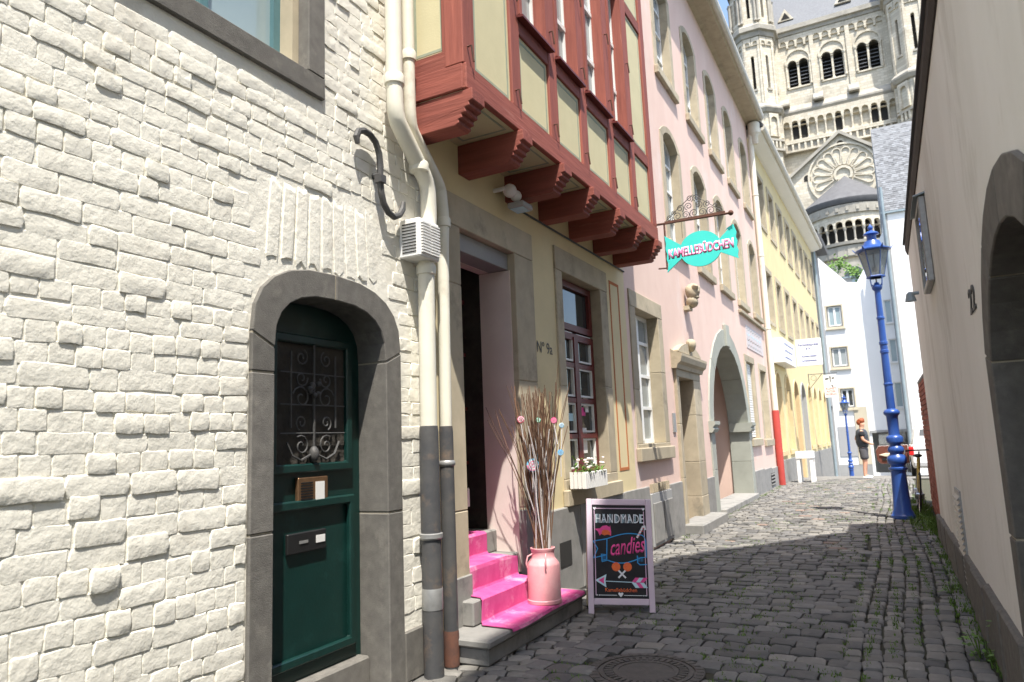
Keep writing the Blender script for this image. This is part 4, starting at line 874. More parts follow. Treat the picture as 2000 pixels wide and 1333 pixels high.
# plinth, ledge, vents, lettering
for k, (a, b, m_) in enumerate(((8.453, 8.95, 'grey_stone'), (9.92, 10.58, 'grey_stone'), (12.14, 12.76, 'grey_stone'), (17.02, 18.4, 'grey_stone'), (18.403, 19.6, 'grey_stone'), (19.603, 20.7, 'grey_stone'))): bx('plinth_stone', m_, H, FP, a, b, -.02, .03 + .002 * (k % 2), -.1, (.80, .76, .70, .56, .53, .50)[k], bevel=.008)
ub = bx('utility_cabinet', 'plaster_g', H, FP, 8.955, 9.915, -.05, .045, .04, .70, bevel=.006)
mb = MB()
for a in (9.0, 9.47): mb.box(FP, a, a + .42, .045, .06, .08, .58)
mb.build('cabinet_door', 'grey_stone', ub, bevel=.006)
for k in range(9): bx('vent_bar', 'trach', ub, FP, 9.05 + k * .09, 9.08 + k * .09, .0, .05, .71, .82)
vt = bx('cellar_vent', 'dark', H, FP, 19.30, 19.95, .0, .036, .06, .38)
for k in range(4): bx('vent_bar', 'grey_stone', vt, FP, 19.30, 19.95, .03, .05, .08 + k * .085, .11 + k * .085)
bx('ledge', 'trach', H, FP, 16.75, 20.45, .0, .08, 4.20, 4.28, bevel=.01)
sp = bx('painted_sign', mat('faded sign paint', (.62, .50, .47), (.50, .52, .55), .9, 5), H, FP, 17.5, 20.0, -.01, .012, 3.46, 4.02)
for k, (t_, m_) in enumerate((('Antiquit\u00e4ten', 'c_pale'), ('Galerie', 'c_orange'))): pass
for k in range(4): MB().ribbon(plane_map(FP.p(17.6, .012, 3.93 - k * .13), (0, 1, 0), (0, 0, 1)), [(i * .11, .03 * math.sin(i * 2.1 + k)) for i in range(20)], .018, .002).build('faded_lettering', ('plaster_g', 'c_pale', 'cobble_r', 'plaster_g')[k], sp)
MB().exts(FP, [(0, 10.36), (.10, 10.40), (.36, 10.40), (.40, 10.44), (.40, 10.52), (0, 10.58)], 8.46, 20.76).build('soffit', 'trach', H)
MB().exts(FP, [(.402, 10.44), (.44, 10.43), (.49, 10.46), (.51, 10.52), (.51, 10.60), (.49, 10.60), (.48, 10.53), (.44, 10.50), (.402, 10.52)], 8.40, 20.80).build('gutter', mat('painted gutter', (.56, .53, .45), (.46, .43, .36), .6, 4, .2, 30), H)
MB().exts(FP, [(-7.2, 10.6), (.47, 10.6), (.47, 10.66), (-3.3, 14.6), (-7.2, 10.7)], 8.40, 20.78).build('roof', 'slate_d', H)
p = root('downpipe', FP.p(20.72, .1, 0), 'white rain pipe with hopper and red foot between pink and yellow houses', 'downpipe')
MB().tube([FP.p(20.70, .30, 10.4), FP.p(20.70, .12, 10.1), FP.p(20.70, .10, 9.7), FP.p(20.70, .10, 2.0)], .075, 12).build('pipe', 'pipe_w', p, smooth=True)
MB().lathe(FP.p(20.70, .22, 9.72), [(.08, 0), (.10, .25), (.16, .32), (.17, .62), (.15, .64), (.0, .62)], 14).build('hopper', 'pipe_w', p, smooth=True)
MB().lathe(FP.p(20.70, .10, 0), [(.095, 0), (.095, 1.98), (.085, 2.02)], 14).build('red_foot', 'pipe_r', p, smooth=True)
for z in (4.3, 6.4, 8.2): MB().lathe(FP.p(20.70, .10, z), [(.077, -.02), (.088, -.015), (.088, .015), (.077, .02)], 12).build('collar', 'pipe_w', p)

# ================================================================== pale yellow house, turned slightly
an_ = rad(1.25); FQ = Fr((-2.80, 20.78), (math.sin(an_), math.cos(an_)), (math.cos(an_), -math.sin(an_)))
H = root('pale_yellow_house', FQ.p(8, 0, 0), 'pale yellow house with rows of narrow windows and arched ground floor', 'house')
holes = []; ws = []
for k in range(8):
    c = .95 + k * 1.9 + .5
    for z0, z1 in ((7.55, 9.35), (4.58, 6.36)):
        holes.append([(c - .62, z0), (c - .62, z1), (c + .62, z1), (c + .62, z0)]); ws.append((c, z0, z1))
gfw = []
for k in range(8):
    c = .95 + k * 1.9 + .5
    if k in (2, 3): o = arch(c - .72, c + .72, -.6, 2.7, .5, 8)
    else: o = arch(c - .62, c + .62, .75, 2.75, .5, 8)
    holes.append(o); gfw.append((c, k, o))
MB().wall(FQ, [(0, -1.2), (0, 10.15), (15.6, 10.15), (15.6, -1.2)], holes, -.36, 0).build('wall', 'plaster_y2', H)
MB().box(FQ, 0.01, 15.6, -7, -.9, -1.2, 10.1).build('rear_wall', 'plaster_y2', H)
for c, z0, z1 in ws:
    sr = bx('window_surround', 'ochre', H, FQ, c - .5, c + .5, -.34, -.28, z0 + .01, z0 + .1)
    rect_sur(FQ, (c - .62, c + .62, z0, z1), (c - .46, c + .46, z0 + .12, z1 - .16), (), (), -.34, .03, 'trach', sr)
    window(FQ, c - .455, c + .455, z0 + .125, z1 - .165, 0, -.16, H, bar=.06, cols=2, rows=(.66,), depth=.05, mull=.09)
for c, k, o in gfw:
    big = k in (2, 3); z0 = o[0][1]
    i = arch(c - (.55 if big else .48), c + (.55 if big else .48), z0 + (0 if big else .12), o[1][1], .42, 8)
    sr = bx('arch_surround', 'ochre', H, FQ, c - .5, c + .5, -.34, -.30, max(z0, 0) + .01, max(z0, 0) + .1)
    blocks(FQ, i, o, [0, 1, 4, 6, 9, 10], -.34, .03, 'stone_block', 'ochre' if k != 3 else 'plaster_g', sr)
    if not big: bx('sill', 'ochre', sr, FQ, c - .62, c + .62, -.3, .05, z0 - .02, z0 + .118); window(FQ, c - .475, c + .475, z0 + .125, o[1][1], .40, -.16, H, bar=.06, cols=2, rows=(.3, .55, .78), depth=.05, mull=.09)
    else: bx('house_door', 'timber_d' if k == 2 else 'plaster_y2', H, FQ, c - .55, c + .55, -.30, -.24, -.5, 3.2)
for k in range(6): bx('plinth_stone', 'grey_stone', H, FQ, (0, 1.5, 3.0, 8.3, 11, 13.8)[k], (1.497, 2.997, 4.6, 10.99, 13.79, 15.58)[k], -.02, .04, -1.0, .62, bevel=.008)
MB().exts(FQ, [(0, 10.0), (.08, 10.0), (.36, 10.08), (.40, 10.12), (.40, 10.2), (0, 10.24)], -.02, 15.7).build('soffit', 'plaster_w', H)
MB().exts(FQ, [(.402, 10.12), (.45, 10.11), (.50, 10.15), (.52, 10.22), (.52, 10.30), (.50, 10.30), (.48, 10.22), (.402, 10.2)], -.02, 15.75).build('gutter', MATS['painted gutter'], H)
MB().exts(FQ, [(-7.2, 10.26), (.48, 10.26), (.48, 10.32), (-3.3, 14.2), (-7.2, 10.3)], .0, 15.65).build('roof', 'slate_d', H)
# signs on it
S1 = root('box_sign', FQ.p(2.4, .2, 3.4), 'white box sign with blue writing along the yellow wall', 'sign')
sb_ = MB().box(FQ, .9, 3.3, .03, .34, 3.42, 4.14).build('sign_box', 'plastic', S1, bevel=.01)
for k in range(3): MB().ribbon(plane_map(FQ.p(1.05, .341, 3.98 - k * .2), FQ.sd, (0, 0, 1)), [(i * .07, .025 * math.sin(i * 2.3 + k * 1.7) + .012 * math.sin(i * 5.1)) for i in range(28 - 4 * k)], .02, .003).build('blue_writing', 'signblue', sb_)
S2 = root('projecting_sign', FQ.p(3.3, .4, 3.5), 'square white projecting sign lettered Ferienexpress', 'sign')
FS2 = Fr(FQ.p(3.34, 0, 0)[:2], FQ.nd[:2], (-FQ.sd)[:2])
sq = MB().box(FS2, .36, 1.12, -.08, .0, 3.46, 4.32).build('sign_board', 'plastic', S2, bevel=.008)
o_ = FS2.p(.74, .0006, 0)
for t_, z_, sz in (('Ferienexpress', 4.10, .118), ('e.V.', 3.98, .118), ('Kinderreisen', 3.74, .092), ('Jugendreisen', 3.60, .092)): text(t_, plane_map(o_ + Vector((0, 0, z_)), FS2.sd, (0, 0, 1)), sz, 'signblue', sq, bold=.002, th=.002, sx=.92)
S3 = root('projecting_sign', FQ.p(9.3, .4, 2.7), 'white hanging sign lettered Kunst Kiosk Koeln on an iron bracket', 'sign')
FS3 = Fr(FQ.p(9.3, 0, 0)[:2], FQ.nd[:2], (-FQ.sd)[:2])
sq = MB().box(FS3, .55, 1.02, -.03, .0, 2.68, 3.56).build('sign_board', 'plastic', S3)
mb = MB().tube([FS3.p(0, -.015, 3.62), FS3.p(1.05, -.015, 3.62)], .016, 6).tube([FS3.p(.02, -.015, 3.05), FS3.p(.5, -.015, 3.6)], .012, 6).tube([FS3.p(.02, -.015, 3.0), FS3.p(.02, -.015, 3.65)], .014, 6)
mb.tube([FS3.p(.2 + .1 * math.cos(t), -.015, 3.47 + .1 * math.sin(t)) for t in [i * .63 for i in range(10)]], .008, 5, close=True); mb.build('bracket', 'iron', S3)
o_ = FS3.p(.785, .0006, 0)
for t_, z_ in (('KUNST', 2.98), ('KIOSK', 2.87), ('KOELN', 2.76)): text(t_, plane_map(o_ + Vector((0, 0, z_)), FS3.sd, (0, 0, 1)), .115, 'signred', sq, bold=.002, th=.002)
mp = plane_map(o_, FS3.sd, (0, 0, 1)); mb = MB()
for q in ([(-.18, 3.42), (-.05, 3.44), (-.05, 3.38), (-.17, 3.36)], [(.05, 3.42), (.12, 3.46), (.16, 3.42), (.1, 3.37)], [(-.02, 3.50), (.03, 3.50), (.015, 3.25), (-.005, 3.25)], [(.02, 3.16), (.10, 3.12), (.08, 3.06), (.04, 3.10)]): mb.flat(mp, q, .002)
mb.build('face_logo', 'black', sq)
T_ = root('white_stand', (-2.2, 22.3, gz(22.3)), 'small white table standing at the foot of the yellow house', 'table')
bx('table_top', 'plastic', T_, W, -2.45, -1.98, 22.0, 22.6, .64, .84, bevel=.01)
for x in (-2.43, -2.08):
    for y in (22.02, 22.50): bx('leg', 'plastic', T_, W, x, x + .09, y, y + .08, gz(22.3), .64)

# grey house beyond
H = root('grey_house', FQ.p(17, 0, -.6), 'narrow grey house with pale blue drainpipes beyond the yellow one', 'house')
MB().wall(FQ, [(15.62, -1.6), (15.62, 10.5), (18.9, 10.5), (18.9, -1.6)], [[(16.8, 4.7), (16.8, 6.5), (17.7, 6.5), (17.7, 4.7)], [(16.8, 7.6), (16.8, 9.4), (17.7, 9.4), (17.7, 7.6)], [(16.0, -1.3), (16.0, 2.6), (18.6, 2.6), (18.6, -1.3)]], -.3, .01).build('wall', 'plaster_g', H)
MB().box(FQ, 15.62, 18.88, -7, -.3, -1.6, 10.4).build('rear_wall', 'plaster_g', H)
for z0 in (4.7, 7.6): window(FQ, 16.8, 17.7, z0, z0 + 1.8, 0, -.12, H, cols=2, rows=(.66,))
gd = bx('garage_gate', mat('dark grey gate', (.16, .17, .17), (.12, .13, .13), .6, 3), H, FQ, 16.0, 18.6, -.2, -.1, -1.3, 2.6)
for k in range(6): bx('gate_board', MATS['dark grey gate'], gd, FQ, 16.02 + k * .43, 16.42 + k * .43, -.1, -.07, -1.3, 2.58)
MB().exts(FQ, [(-7, 10.5), (.5, 10.5), (.52, 10.75), (-3, 14.2)], 15.55, 19.0).build('roof', 'slate_d', H)
for a in (15.72, 15.98): MB().tube([FQ.p(a, .1, 10.6), FQ.p(a, .1, -.8)], .06, 10).build('drainpipe', 'zinc', H, smooth=True)

# ================================================================== right side
FRt = Fr((.47, 0), (0, 1), (-1, 0))
H = root('plaster_house', (.47, 7, 0), 'stained cream plaster house with dark arched doorway close on the right', 'house')
ao = arch(2.20, 4.10, -.1, 1.75, .64, 12); ai = arch(2.42, 3.93, -.1, 1.70, .47, 12)
MB().wall(FRt, [(2.0, -.2), (2.0, 3.72), (10.6, 3.72), (10.6, -.2)], [ao], -.45, 0).build('wall', 'plaster_r', H)
MB().box(FRt, 2.0, 10.59, -5, -.9, -.2, 3.7).build('rear_wall', 'plaster_r', H)
MB().wall(Fr((0, 10.61), (1, 0), (0, 1)), [(.48, -.2), (.48, 3.7), (5, 5.5), (5, -.2)], [], -.3, 0).build('end_wall', 'plaster_r', H)
as_ = bx('arch_surround', 'basalt', H, FRt, 2.42, 3.93, -.45, -.42, -.1, .02)
i2 = [ai[0], (2.42, .9)] + ai[1:-1] + [(3.93, .9), ai[-1]]; o2 = [ao[0], (2.20, .9)] + ao[1:-1] + [(4.10, .9), ao[-1]]
blocks(FRt, i2, o2, [0, 1, 2, 5, 8, 11, 14, 15, 16], -.45, .02, 'stone_block', 'basalt', as_)
dd = MB().ext(FRt, arch(2.43, 3.92, 0, 1.7, .46, 12), -.42, -.36).build('door', 'black', H)
for a in (2.5, 2.98, 3.46):
    for z0, z1 in ((.15, .8), (.9, 1.6)): bx('door_panel', 'black', dd, FRt, a, a + .4, -.362, -.345, z0, z1, bevel=.01)
for k in range(9): bx('plinth_stone', 'basalt', H, FRt, 4.15 + k * .735, 4.15 + (k + 1) * .735 - .004, -.02, .035 + .006 * (k % 3), -.1, .40 - k * .012 + .01 * (k % 2), bevel=.012, jit=.008)
MB().exts(FRt, [(-.4, 3.70), (.012, 3.70), (.03, 3.76), (.03, 3.84), (-.4, 3.9)], 1.9, 10.66).build('eaves_board', mat('dark eaves', (.035, .028, .025), (.055, .045, .04), .8, 8, .5, 40), H)
MB().exts(FRt, [(-.1, 3.855), (.05, 3.845), (.05, 3.87), (-4.5, 7.2), (-4.5, 6.9)], 1.85, 10.7).build('roof', 'slate_d', H)
text('22', plane_map(FRt.p(4.60, .001, 2.02), (0, -1, 0), (0, 0, 1)), .19, 'iron', H, 'house_number', 'LEFT', th=.006, bold=.002, sx=1.5)
gr = bx('vent_grille', 'steel', H, FRt, 6.95, 7.45, .0, .012, .12, .88)
for k in range(16): MB().exts(FRt, [(.012, .14 + k * .045), (.03, .125 + k * .045), (.034, .135 + k * .045), (.012, .16 + k * .045)], 6.97, 7.43).build('louvre', 'steel', gr)
LB = root('display_case', FRt.p(6.9, .06, 2.5), 'grey metal framed display case mounted on the right hand plaster wall', 'display case')
frame_ring(FRt, 6.75, 7.45, 2.62, 3.36, .035, .0, .055, 'case_frame', 'steel', LB)
bx('case_glass', 'glass_d', LB, FRt, 6.787, 7.413, .01, .04, 2.657, 3.323)
MB().exts(FRt, [(.0, 3.37), (.09, 3.35), (.09, 3.36), (0, 3.385)], 6.72, 7.48).build('case_hood', 'zinc', LB)
sl = root('spotlight', FRt.p(9.3, 0, 2.9), 'small grey spotlight on the right wall past the display case', 'lamp')
MB().tube([FRt.p(9.3, 0, 2.95), FRt.p(9.3, .08, 2.95)], .02, 8).lathe(FRt.p(9.3, .09, 2.86), [(.06, 0), (.04, .09), (.015, .11)], 12).build('shade', 'zinc', sl, smooth=True)
# garden brick wall, gate and tall neighbour
BWl = root('garden_wall', (.55, 13, 0), 'red brick garden wall with stone edge behind the bicycle', 'wall')
FB = Fr((.56, 0), (0, 1), (-1, 0))
bw_ = MB().box(FB, 10.9, 14.62, -.30, 0, -.2, 2.16).build('wall_core', 'mortar', BWl)
bb = []
for k in range(27):
    y = 10.95 - (.12 if k % 2 else 0)
    while y < 14.6:
        a, b = max(y, 10.92), min(y + .235, 14.60)
        if b - a > .05: bb.append((a, b, .0 + k * .08))
        y += .245
def dst(q): return -abs(q[1])
bb.sort(key=lambda q: -q[1]); bmesh_cache = {}
def gbrick(a, b, z, parent):
    key = round(b - a, 3)
    if key not in bmesh_cache:
        t = MB().box(W, -.012, .012, -(b - a) / 2, (b - a) / 2, -.0345, .0345); me = bpy.data.meshes.new('brick'); me.from_pydata(t.v, [], t.f); bm = bmesh.new(); bm.from_mesh(me); bmesh.ops.bevel(bm, geom=bm.edges[:], offset=.004, segments=1, affect='EDGES'); bmesh.ops.recalc_face_normals(bm, faces=bm.faces); bm.to_mesh(me); bm.free(); me.materials.append(M['brick']); bmesh_cache[key] = me
    o = bpy.data.objects.new('brick', bmesh_cache[key]); COL.objects.link(o); o.parent = parent; o.location = Vector((.555 + R.uniform(-.004, .004), (a + b) / 2, z + .04)) - org(BWl); return o
for q in bb[:299]: gbrick(*q, bw_)
for k in range(27): MB().box(W, .575, .84, 14.612, 14.628, k * .08 + .006, k * .08 + .072).build('end_brick', 'brick', bw_)
mb = MB()
for q in bb[299:]: mb.box(W, .544, .57, q[0], q[1] - .008, q[2] + .006, q[2] + .074)
if mb.v: mb.build('bricks', 'brick', bw_, kind='stuff')
bx('coping', 'grey_stone', BWl, FB, 10.9, 14.66, -.33, .02, 2.162, 2.22, bevel=.01)
G_ = root('garden_gate', (.6, 15.3, 0), 'rust brown board gate at the end of the brick wall', 'gate')
bx('gate_frame', 'rust', G_, FB, 14.7, 16.2, -.2, -.1, -.1, 2.0)
for k in range(10): bx('board', 'rust', G_, FB, 14.72 + k * .147, 14.85 + k * .147, -.1, -.07, 0, 2.0)
H = root('tall_house', (3, 2, 0), 'tall cream house behind the low one on the right', 'house')
tp = [(1.42, -8), (1.42, 3.35), (3.55, 6.47), (9, 6.47), (9, -8)]
mb = MB(); n_ = len(tp); mb.add([(x, y, 0) for x, y in tp] + [(x, y, 14) for x, y in tp], [tuple(range(n_)), tuple(range(n_, 2 * n_))] + [(i, (i + 1) % n_, (i + 1) % n_ + n_, i + n_) for i in range(n_)])
mb.build('wall', 'plaster_r', H)
MB().add([(x, y, 14.02) for x, y in tp] + [(5.5, -1, 17)], [(i, (i + 1) % n_, n_) for i in range(n_)] + [tuple(range(n_))]).build('roof', 'slate_d', H)

# ================================================================== street lamps
def lamp(loc, label, sc_=1.0):
    L_ = root('street_lamp', loc, label, 'street lamp', None); c = Vector(loc)
    P_ = [(.17, 0), (.175, .02), (.175, .05), (.155, .07), (.15, .10), (.128, .14), (.118, .40), (.108, .72), (.11, .74), (.135, .76), (.14, .785), (.11, .80), (.10, .82), (.135, .86), (.145, .91), (.135, .96), (.10, .99), (.09, 1.01), (.115, 1.04), (.12, 1.08), (.10, 1.12), (.08, 1.14), (.085, 1.16), (.118, 1.19), (.125, 1.25), (.115, 1.28), (.085, 1.30), (.08, 1.32), (.085, 1.60), (.10, 1.62), (.118, 1.64), (.12, 1.67), (.10, 1.70), (.065, 1.72), (.062, 2.1), (.07, 2.11), (.07, 2.13), (.06, 2.14), (.056, 2.62), (.066, 2.63), (.066, 2.67), (.056, 2.68), (.056, 2.76), (.066, 2.77), (.066, 2.81), (.054, 2.82), (.052, 3.18), (.062, 3.19), (.062, 3.22), (.05, 3.23), (.046, 3.66), (.075, 3.69), (.08, 3.73), (.05, 3.76), (.03, 3.80)]
    MB().lathe(c, [(r_ * sc_, z * sc_) for r_, z in P_], 20).build('post', 'lampblue', L_, smooth=True)
    mb = MB()
    for k in range(4):
        a = math.pi / 4 + k * math.pi / 2; mb.tube([c + Vector((.03 * math.cos(a), .03 * math.sin(a), 3.72)), c + Vector((.11 * math.cos(a), .11 * math.sin(a), 3.76)), c + Vector((.125 * math.cos(a), .125 * math.sin(a), 3.88))], .009, 6)
    mb.lathe(c + Vector((0, 0, 3.88)), [(.135, 0), (.145, .015), (.135, .03), (.12, .03), (.12, 0)], 6)
    mb.build('cradle', 'lampblue', L_)
    gl_ = MB(); bars = MB()
    for k in range(6):
        a = 2 * math.pi * k / 6; b = 2 * math.pi * (k + 1) / 6; r0, r1 = .128, .225; z0, z1 = 3.91, 4.33
        p0 = c + Vector((r0 * math.cos(a), r0 * math.sin(a), z0)); p1 = c + Vector((r1 * math.cos(a), r1 * math.sin(a), z1)); q0 = c + Vector((r0 * math.cos(b), r0 * math.sin(b), z0)); q1 = c + Vector((r1 * math.cos(b), r1 * math.sin(b), z1))
        bars.tube([p0, p1], .008, 5)
        n_ = ((q0 - p0).cross(p1 - p0)).normalized() * .003
        MB().hexa([p0 + n_, q0 + n_, q1 + n_, p1 + n_, p0 - n_, q0 - n_, q1 - n_, p1 - n_]).build('lantern_pane', 'lampglass', L_)
    bars.build('lantern_bars', 'lampblue', L_)
    rf = MB().lathe(c, [(.24, 4.325), (.27, 4.335), (.27, 4.35), (.20, 4.375), (.15, 4.42), (.125, 4.48), (.115, 4.50), (.09, 4.505), (.075, 4.52), (.072, 4.60), (.10, 4.61), (.125, 4.62), (.10, 4.645), (.06, 4.67), (.03, 4.68), (.025, 4.70), (.042, 4.72), (.042, 4.745), (.02, 4.77), (.004, 4.80)], 24).build('lantern_roof', 'lampblue', L_, smooth=True)
    mb = MB()
    for k in range(6):
        a = 2 * math.pi * k / 6; u = Vector((math.cos(a), math.sin(a), 0)); v = Vector((-math.sin(a), math.cos(a), 0))
        mb.add([c + u * .25 + v * .03 + Vector((0, 0, 4.335)), c + u * .25 - v * .03 + Vector((0, 0, 4.335)), c + u * .30 + Vector((0, 0, 4.40)), c + u * .262 + v * .028 + Vector((0, 0, 4.33)), c + u * .262 - v * .028 + Vector((0, 0, 4.33)), c + u * .308 + Vector((0, 0, 4.395))], [(0, 1, 2), (3, 4, 5), (0, 1, 4, 3), (1, 2, 5, 4), (2, 0, 3, 5)])
    mb.build('roof_finials', 'lampblue', rf)
    MB().tube([c + Vector((0, 0, 3.78)), c + Vector((0, 0, 4.3))], .012, 6).lathe(c + Vector((0, 0, 3.98)), [(.03, 0), (.045, .02), (.045, .07), (.03, .09)], 10).build('burner', 'iron', L_, smooth=True)
    return L_
lamp((.07, 12.95, 0), 'ornate blue cast iron street lamp standing in front of the brick wall')
l2 = lamp((-1.98, 42.5, gz(42.5)), 'distant blue street lamp standing beyond the white table')

# ================================================================== far houses
FA = Fr((0, 48), (1, 0), (0, -1))
H = root('white_house', (-3, 48, gz(48)), 'white rendered house with sloping roof line at the end of the street', 'house')
wr = [(-2.72, -1.82, 7.72, 9.12), (-2.70, -1.74, 5.2, 6.5), (-2.42, -1.62, 2.68, 3.92)]
MB().wall(FA, [(-7, -2.6), (-7, 17.2), (-2.62, 12.0), (-1.34, 10.48), (-1.06, 10.46), (-1.06, -2.6)], [[(a, c), (a, d), (b, d), (b, c)] for a, b, c, d in wr], -.3, 0).build('wall', 'plaster_w', H)
MB().box(FA, -7, -1.08, -8, -.35, -2.6, 10.3).build('rear_wall', 'plaster_w', H)
for k, (a, b, c, d) in enumerate(wr):
    window(FA, a + .08, b - .06, c + .12, d - .06, 0, -.08, H, gm=('glass_b', 'glass', 'glass_d')[k], bar=.07, cols=2, rows=(), depth=.05, mull=.12)
    frame_ring(FA, a - .07, b + .07, c - .05, d + .07, .10, -.05, .03, 'window_surround', 'plaster_b', H)
    bx('sill', 'plaster_b', H, FA, a - .12, b + .12, .0, .12, c - .12, c - .05)
bx('garage_door', 'plastic_g', H, FA, -2.75, -1.35, .0, .04, -.2, 1.6); bx('plinth', 'plaster_g', H, FA, -2.9, -1.07, .0, .05, -2.6, -.7)
bx('beige_wall', 'plaster_b', H, FA, -1.75, -1.07, .01, .06, -.7, 2.75)
H = root('white_house', (0, 48, gz(48)), 'white rendered house behind the blue lamp with dark shop window', 'house')
wr = [(.52, .92, 7.7, 9.1), (.55, .95, 5.3, 6.7), (.55, .97, 2.6, 4.1)]
MB().wall(FA, [(-1.05, -2.6), (-1.05, 10.44), (-.80, 10.42), (.72, 13.0), (1.6, 14.5), (1.6, -2.6)], [[(a, c), (a, d), (b, d), (b, c)] for a, b, c, d in wr] + [[(-.9, -1.2), (-.9, 1.15), (1.5, 1.15), (1.5, -1.2)]], -.3, .02).build('wall', 'plaster_w', H)
MB().box(FA, -1.04, 1.6, -8, -.35, -2.6, 10.3).build('rear_wall', 'plaster_w', H)
for a, b, c, d in wr: window(FA, a, b, c, d, 0, -.08, H, gm='glass_b', bar=.06, cols=1, rows=(), depth=.05); bx('sill', 'plastic', H, FA, a - .06, b + .06, .02, .12, c - .08, c)
bx('shop_window', 'glass_d', H, FA, -.9, 1.5, -.2, -.12, -1.2, 1.15); bx('shop_lintel', 'plaster_g', H, FA, -1.0, 1.58, .022, .10, 1.15, 1.3)
for x in (-.1, .7): bx('shop_mullion', 'plaster_g', H, FA, x, x + .06, -.12, -.06, -1.2, 1.15)
# slate roofed building
FC = Fr((0, 46), (1, 0), (0, -1))
H = root('slate_roofed_house', (3, 46, gz(46)), 'white house with tall pale slate roof at the right end', 'house')
MB().box(FC, .95, 9, -8, 0, -2.6, 14.0).build('wall', 'plaster_w', H)
MB().exts(FC, [(.02, 14.0), (.10, 13.98), (-3.6, 20.6), (-8, 14.0)], .93, 9).build('roof', 'slate', H)
bx('gutter', 'zinc', H, FC, .90, 9, .02, .16, 13.88, 13.99)
sv = []
for k in range(44):
    t = k / 44; z = 14.02 + 6.5 * t; d = .075 - 3.66 * t; hh = .15
    y = .95 + (.11 if k % 2 else 0)
    while y < 3.6:
        ww = R.uniform(.16, .30); sv.append((y, y + ww - .012, d, z, R.uniform(.006, .03))); y += ww
mb = MB()
for a, b, d, z, t in sv: mb.hexa([FC.p(a, d + .005, z), FC.p(b, d + .005, z), FC.p(b, d + .02 + t, z), FC.p(a, d + .02 + t, z), FC.p(a, d - .105, z + .19), FC.p(b, d - .105, z + .19), FC.p(b, d - .09, z + .19), FC.p(a, d - .09, z + .19)])
mb.build('slates', 'slate', H, kind='stuff')
MB().tube([FC.p(1.02, .12, 15.5), FC.p(1.02, .14, 13.6), FC.p(1.02, .12, 13.4), FC.p(1.02, .12, -1)], .09, 10).build('drainpipe', 'zinc', H, smooth=True)
MB().box(FC, .90, 1.2, .0, .03, -2, 13.9).build('corner_strip', 'plaster_g', H)

# ================================================================== church
CH = root('church', (-1.5, 86, -2), 'big pale Romanesque church tower with turrets and rosette gable behind the houses', 'church')
FK = Fr((0, 86), (1, 0), (0, -1))
TW3 = [(-5.13, 0), (-1.42, 0), (2.31, 0)]
holes = []; 
for c, _ in TW3:
    for s_ in (-1, 1): holes.append(arch(c + s_ * .61 - .50, c + s_ * .61 + .50, 41.85, 44.6, .5, 8))
cw = MB().wall(FK, [(-7.6, -3), (-7.6, 49), (4.6, 49), (4.6, -3)], holes, -1.2, 0).build('tower_wall', 'church', CH)
MB().box(FK, -7.5, 4.5, -11, -1.25, -3, 48).build('tower_core', 'dark', CH)
for c, _ in TW3:
    tw = MB().wall(FK, arch(c - 1.45, c + 1.45, 44.75, 44.9, 1.62, 14), [arch(c - 1.25, c + 1.25, 44.75, 44.9, 1.40, 14)], .0, .16).build('blind_arch', 'church', CH)
    for s_ in (-1, 1):
        e = c + s_ * .61
        MB().wall(FK, arch(e - .60, e + .60, 44.55, 44.65, .60, 10), [arch(e - .48, e + .48, 44.55, 44.65, .48, 10)], -.4, .12).build('window_arch', 'church', tw)
        lv = MB()
        for k in range(7): lv.exts(FK, [(-.55, 42.0 + k * .44), (-.25, 41.88 + k * .44), (-.25, 41.94 + k * .44), (-.55, 42.06 + k * .44)], e - .5, e + .5)
        lv.build('louvres', 'slate', tw)
        MB().lathe(FK.p(c + s_ * 1.30, .1, 41.8), [(.16, 0), (.16, .15), (.10, .22), (.10, 2.6), (.18, 2.85), (.18, 3.0)], 8).build('column', 'church', tw)
    MB().lathe(FK.p(c, -.15, 41.8), [(.2, 0), (.2, .15), (.10, .25), (.10, 2.5), (.22, 2.85), (.22, 3.0)], 10).build('column', 'church', tw)
    bx('window_sill', 'church', tw, FK, c - 1.35, c + 1.35, .0, .15, 41.6, 41.78)
    MB().exts(FK, [(0, 39.4), (.9, 39.4), (.9, 39.6), (.0, 40.6)], c - 2.4, c - 1.3).build('buttress_cap', 'church_d', tw)
    mb = MB()                                           # round arched corbel frieze
    for k in range(4):
        x = c - 1.42 + k * .95; mb.wall(FK, [(x - .475, 47.1), (x - .475, 48.3), (x + .475, 48.3), (x + .475, 47.1)], [arch(x - .34, x + .34, 47.02 + .09, 47.4, .34, 6)], .0, .18); mb.box(FK, x + .36, x + .58, .0, .26, 46.75, 47.12) if k < 3 else None
    mb.build('arched_frieze', 'church', cw)
for x in (-7.45, -3.45, .40, 4.25): bx('pilaster_strip', 'church', cw, FK, x - .22, x + .22, .0, .19, 39.4, 48.3)
MB().exts(FK, [(0, 48.3), (.3, 48.35), (.35, 48.7), (.6, 48.8), (.6, 49.35), (.2, 49.5), (0, 49.5)], -7.9, 4.9).build('cornice', 'church_d', CH)
MB().exts(FK, [(0, 38.2), (.35, 38.25), (.55, 38.55), (.55, 38.75), (0, 39.5)], -7.5, 4.5).build('string_course', 'church_d', CH)
MB().exts(FK, [(.5, 49.3), (-5.2, 57.5), (-11, 49.3)], -7.8, 4.8).build('tower_roof', 'slate', CH)
for x, z in ((-6.0, 50.6), (.3, 50.8)):
    MB().ext(FK, [(x - .9, z), (x, z + 1.5), (x + .9, z)], -2.2, -.2).build('roof_dormer', 'church', CH)
    MB().ext(FK, [(x - .5, z + .15), (x, z + 1.0), (x + .5, z + .15)], -.3, -.17).build('dormer_opening', 'dark', CH)
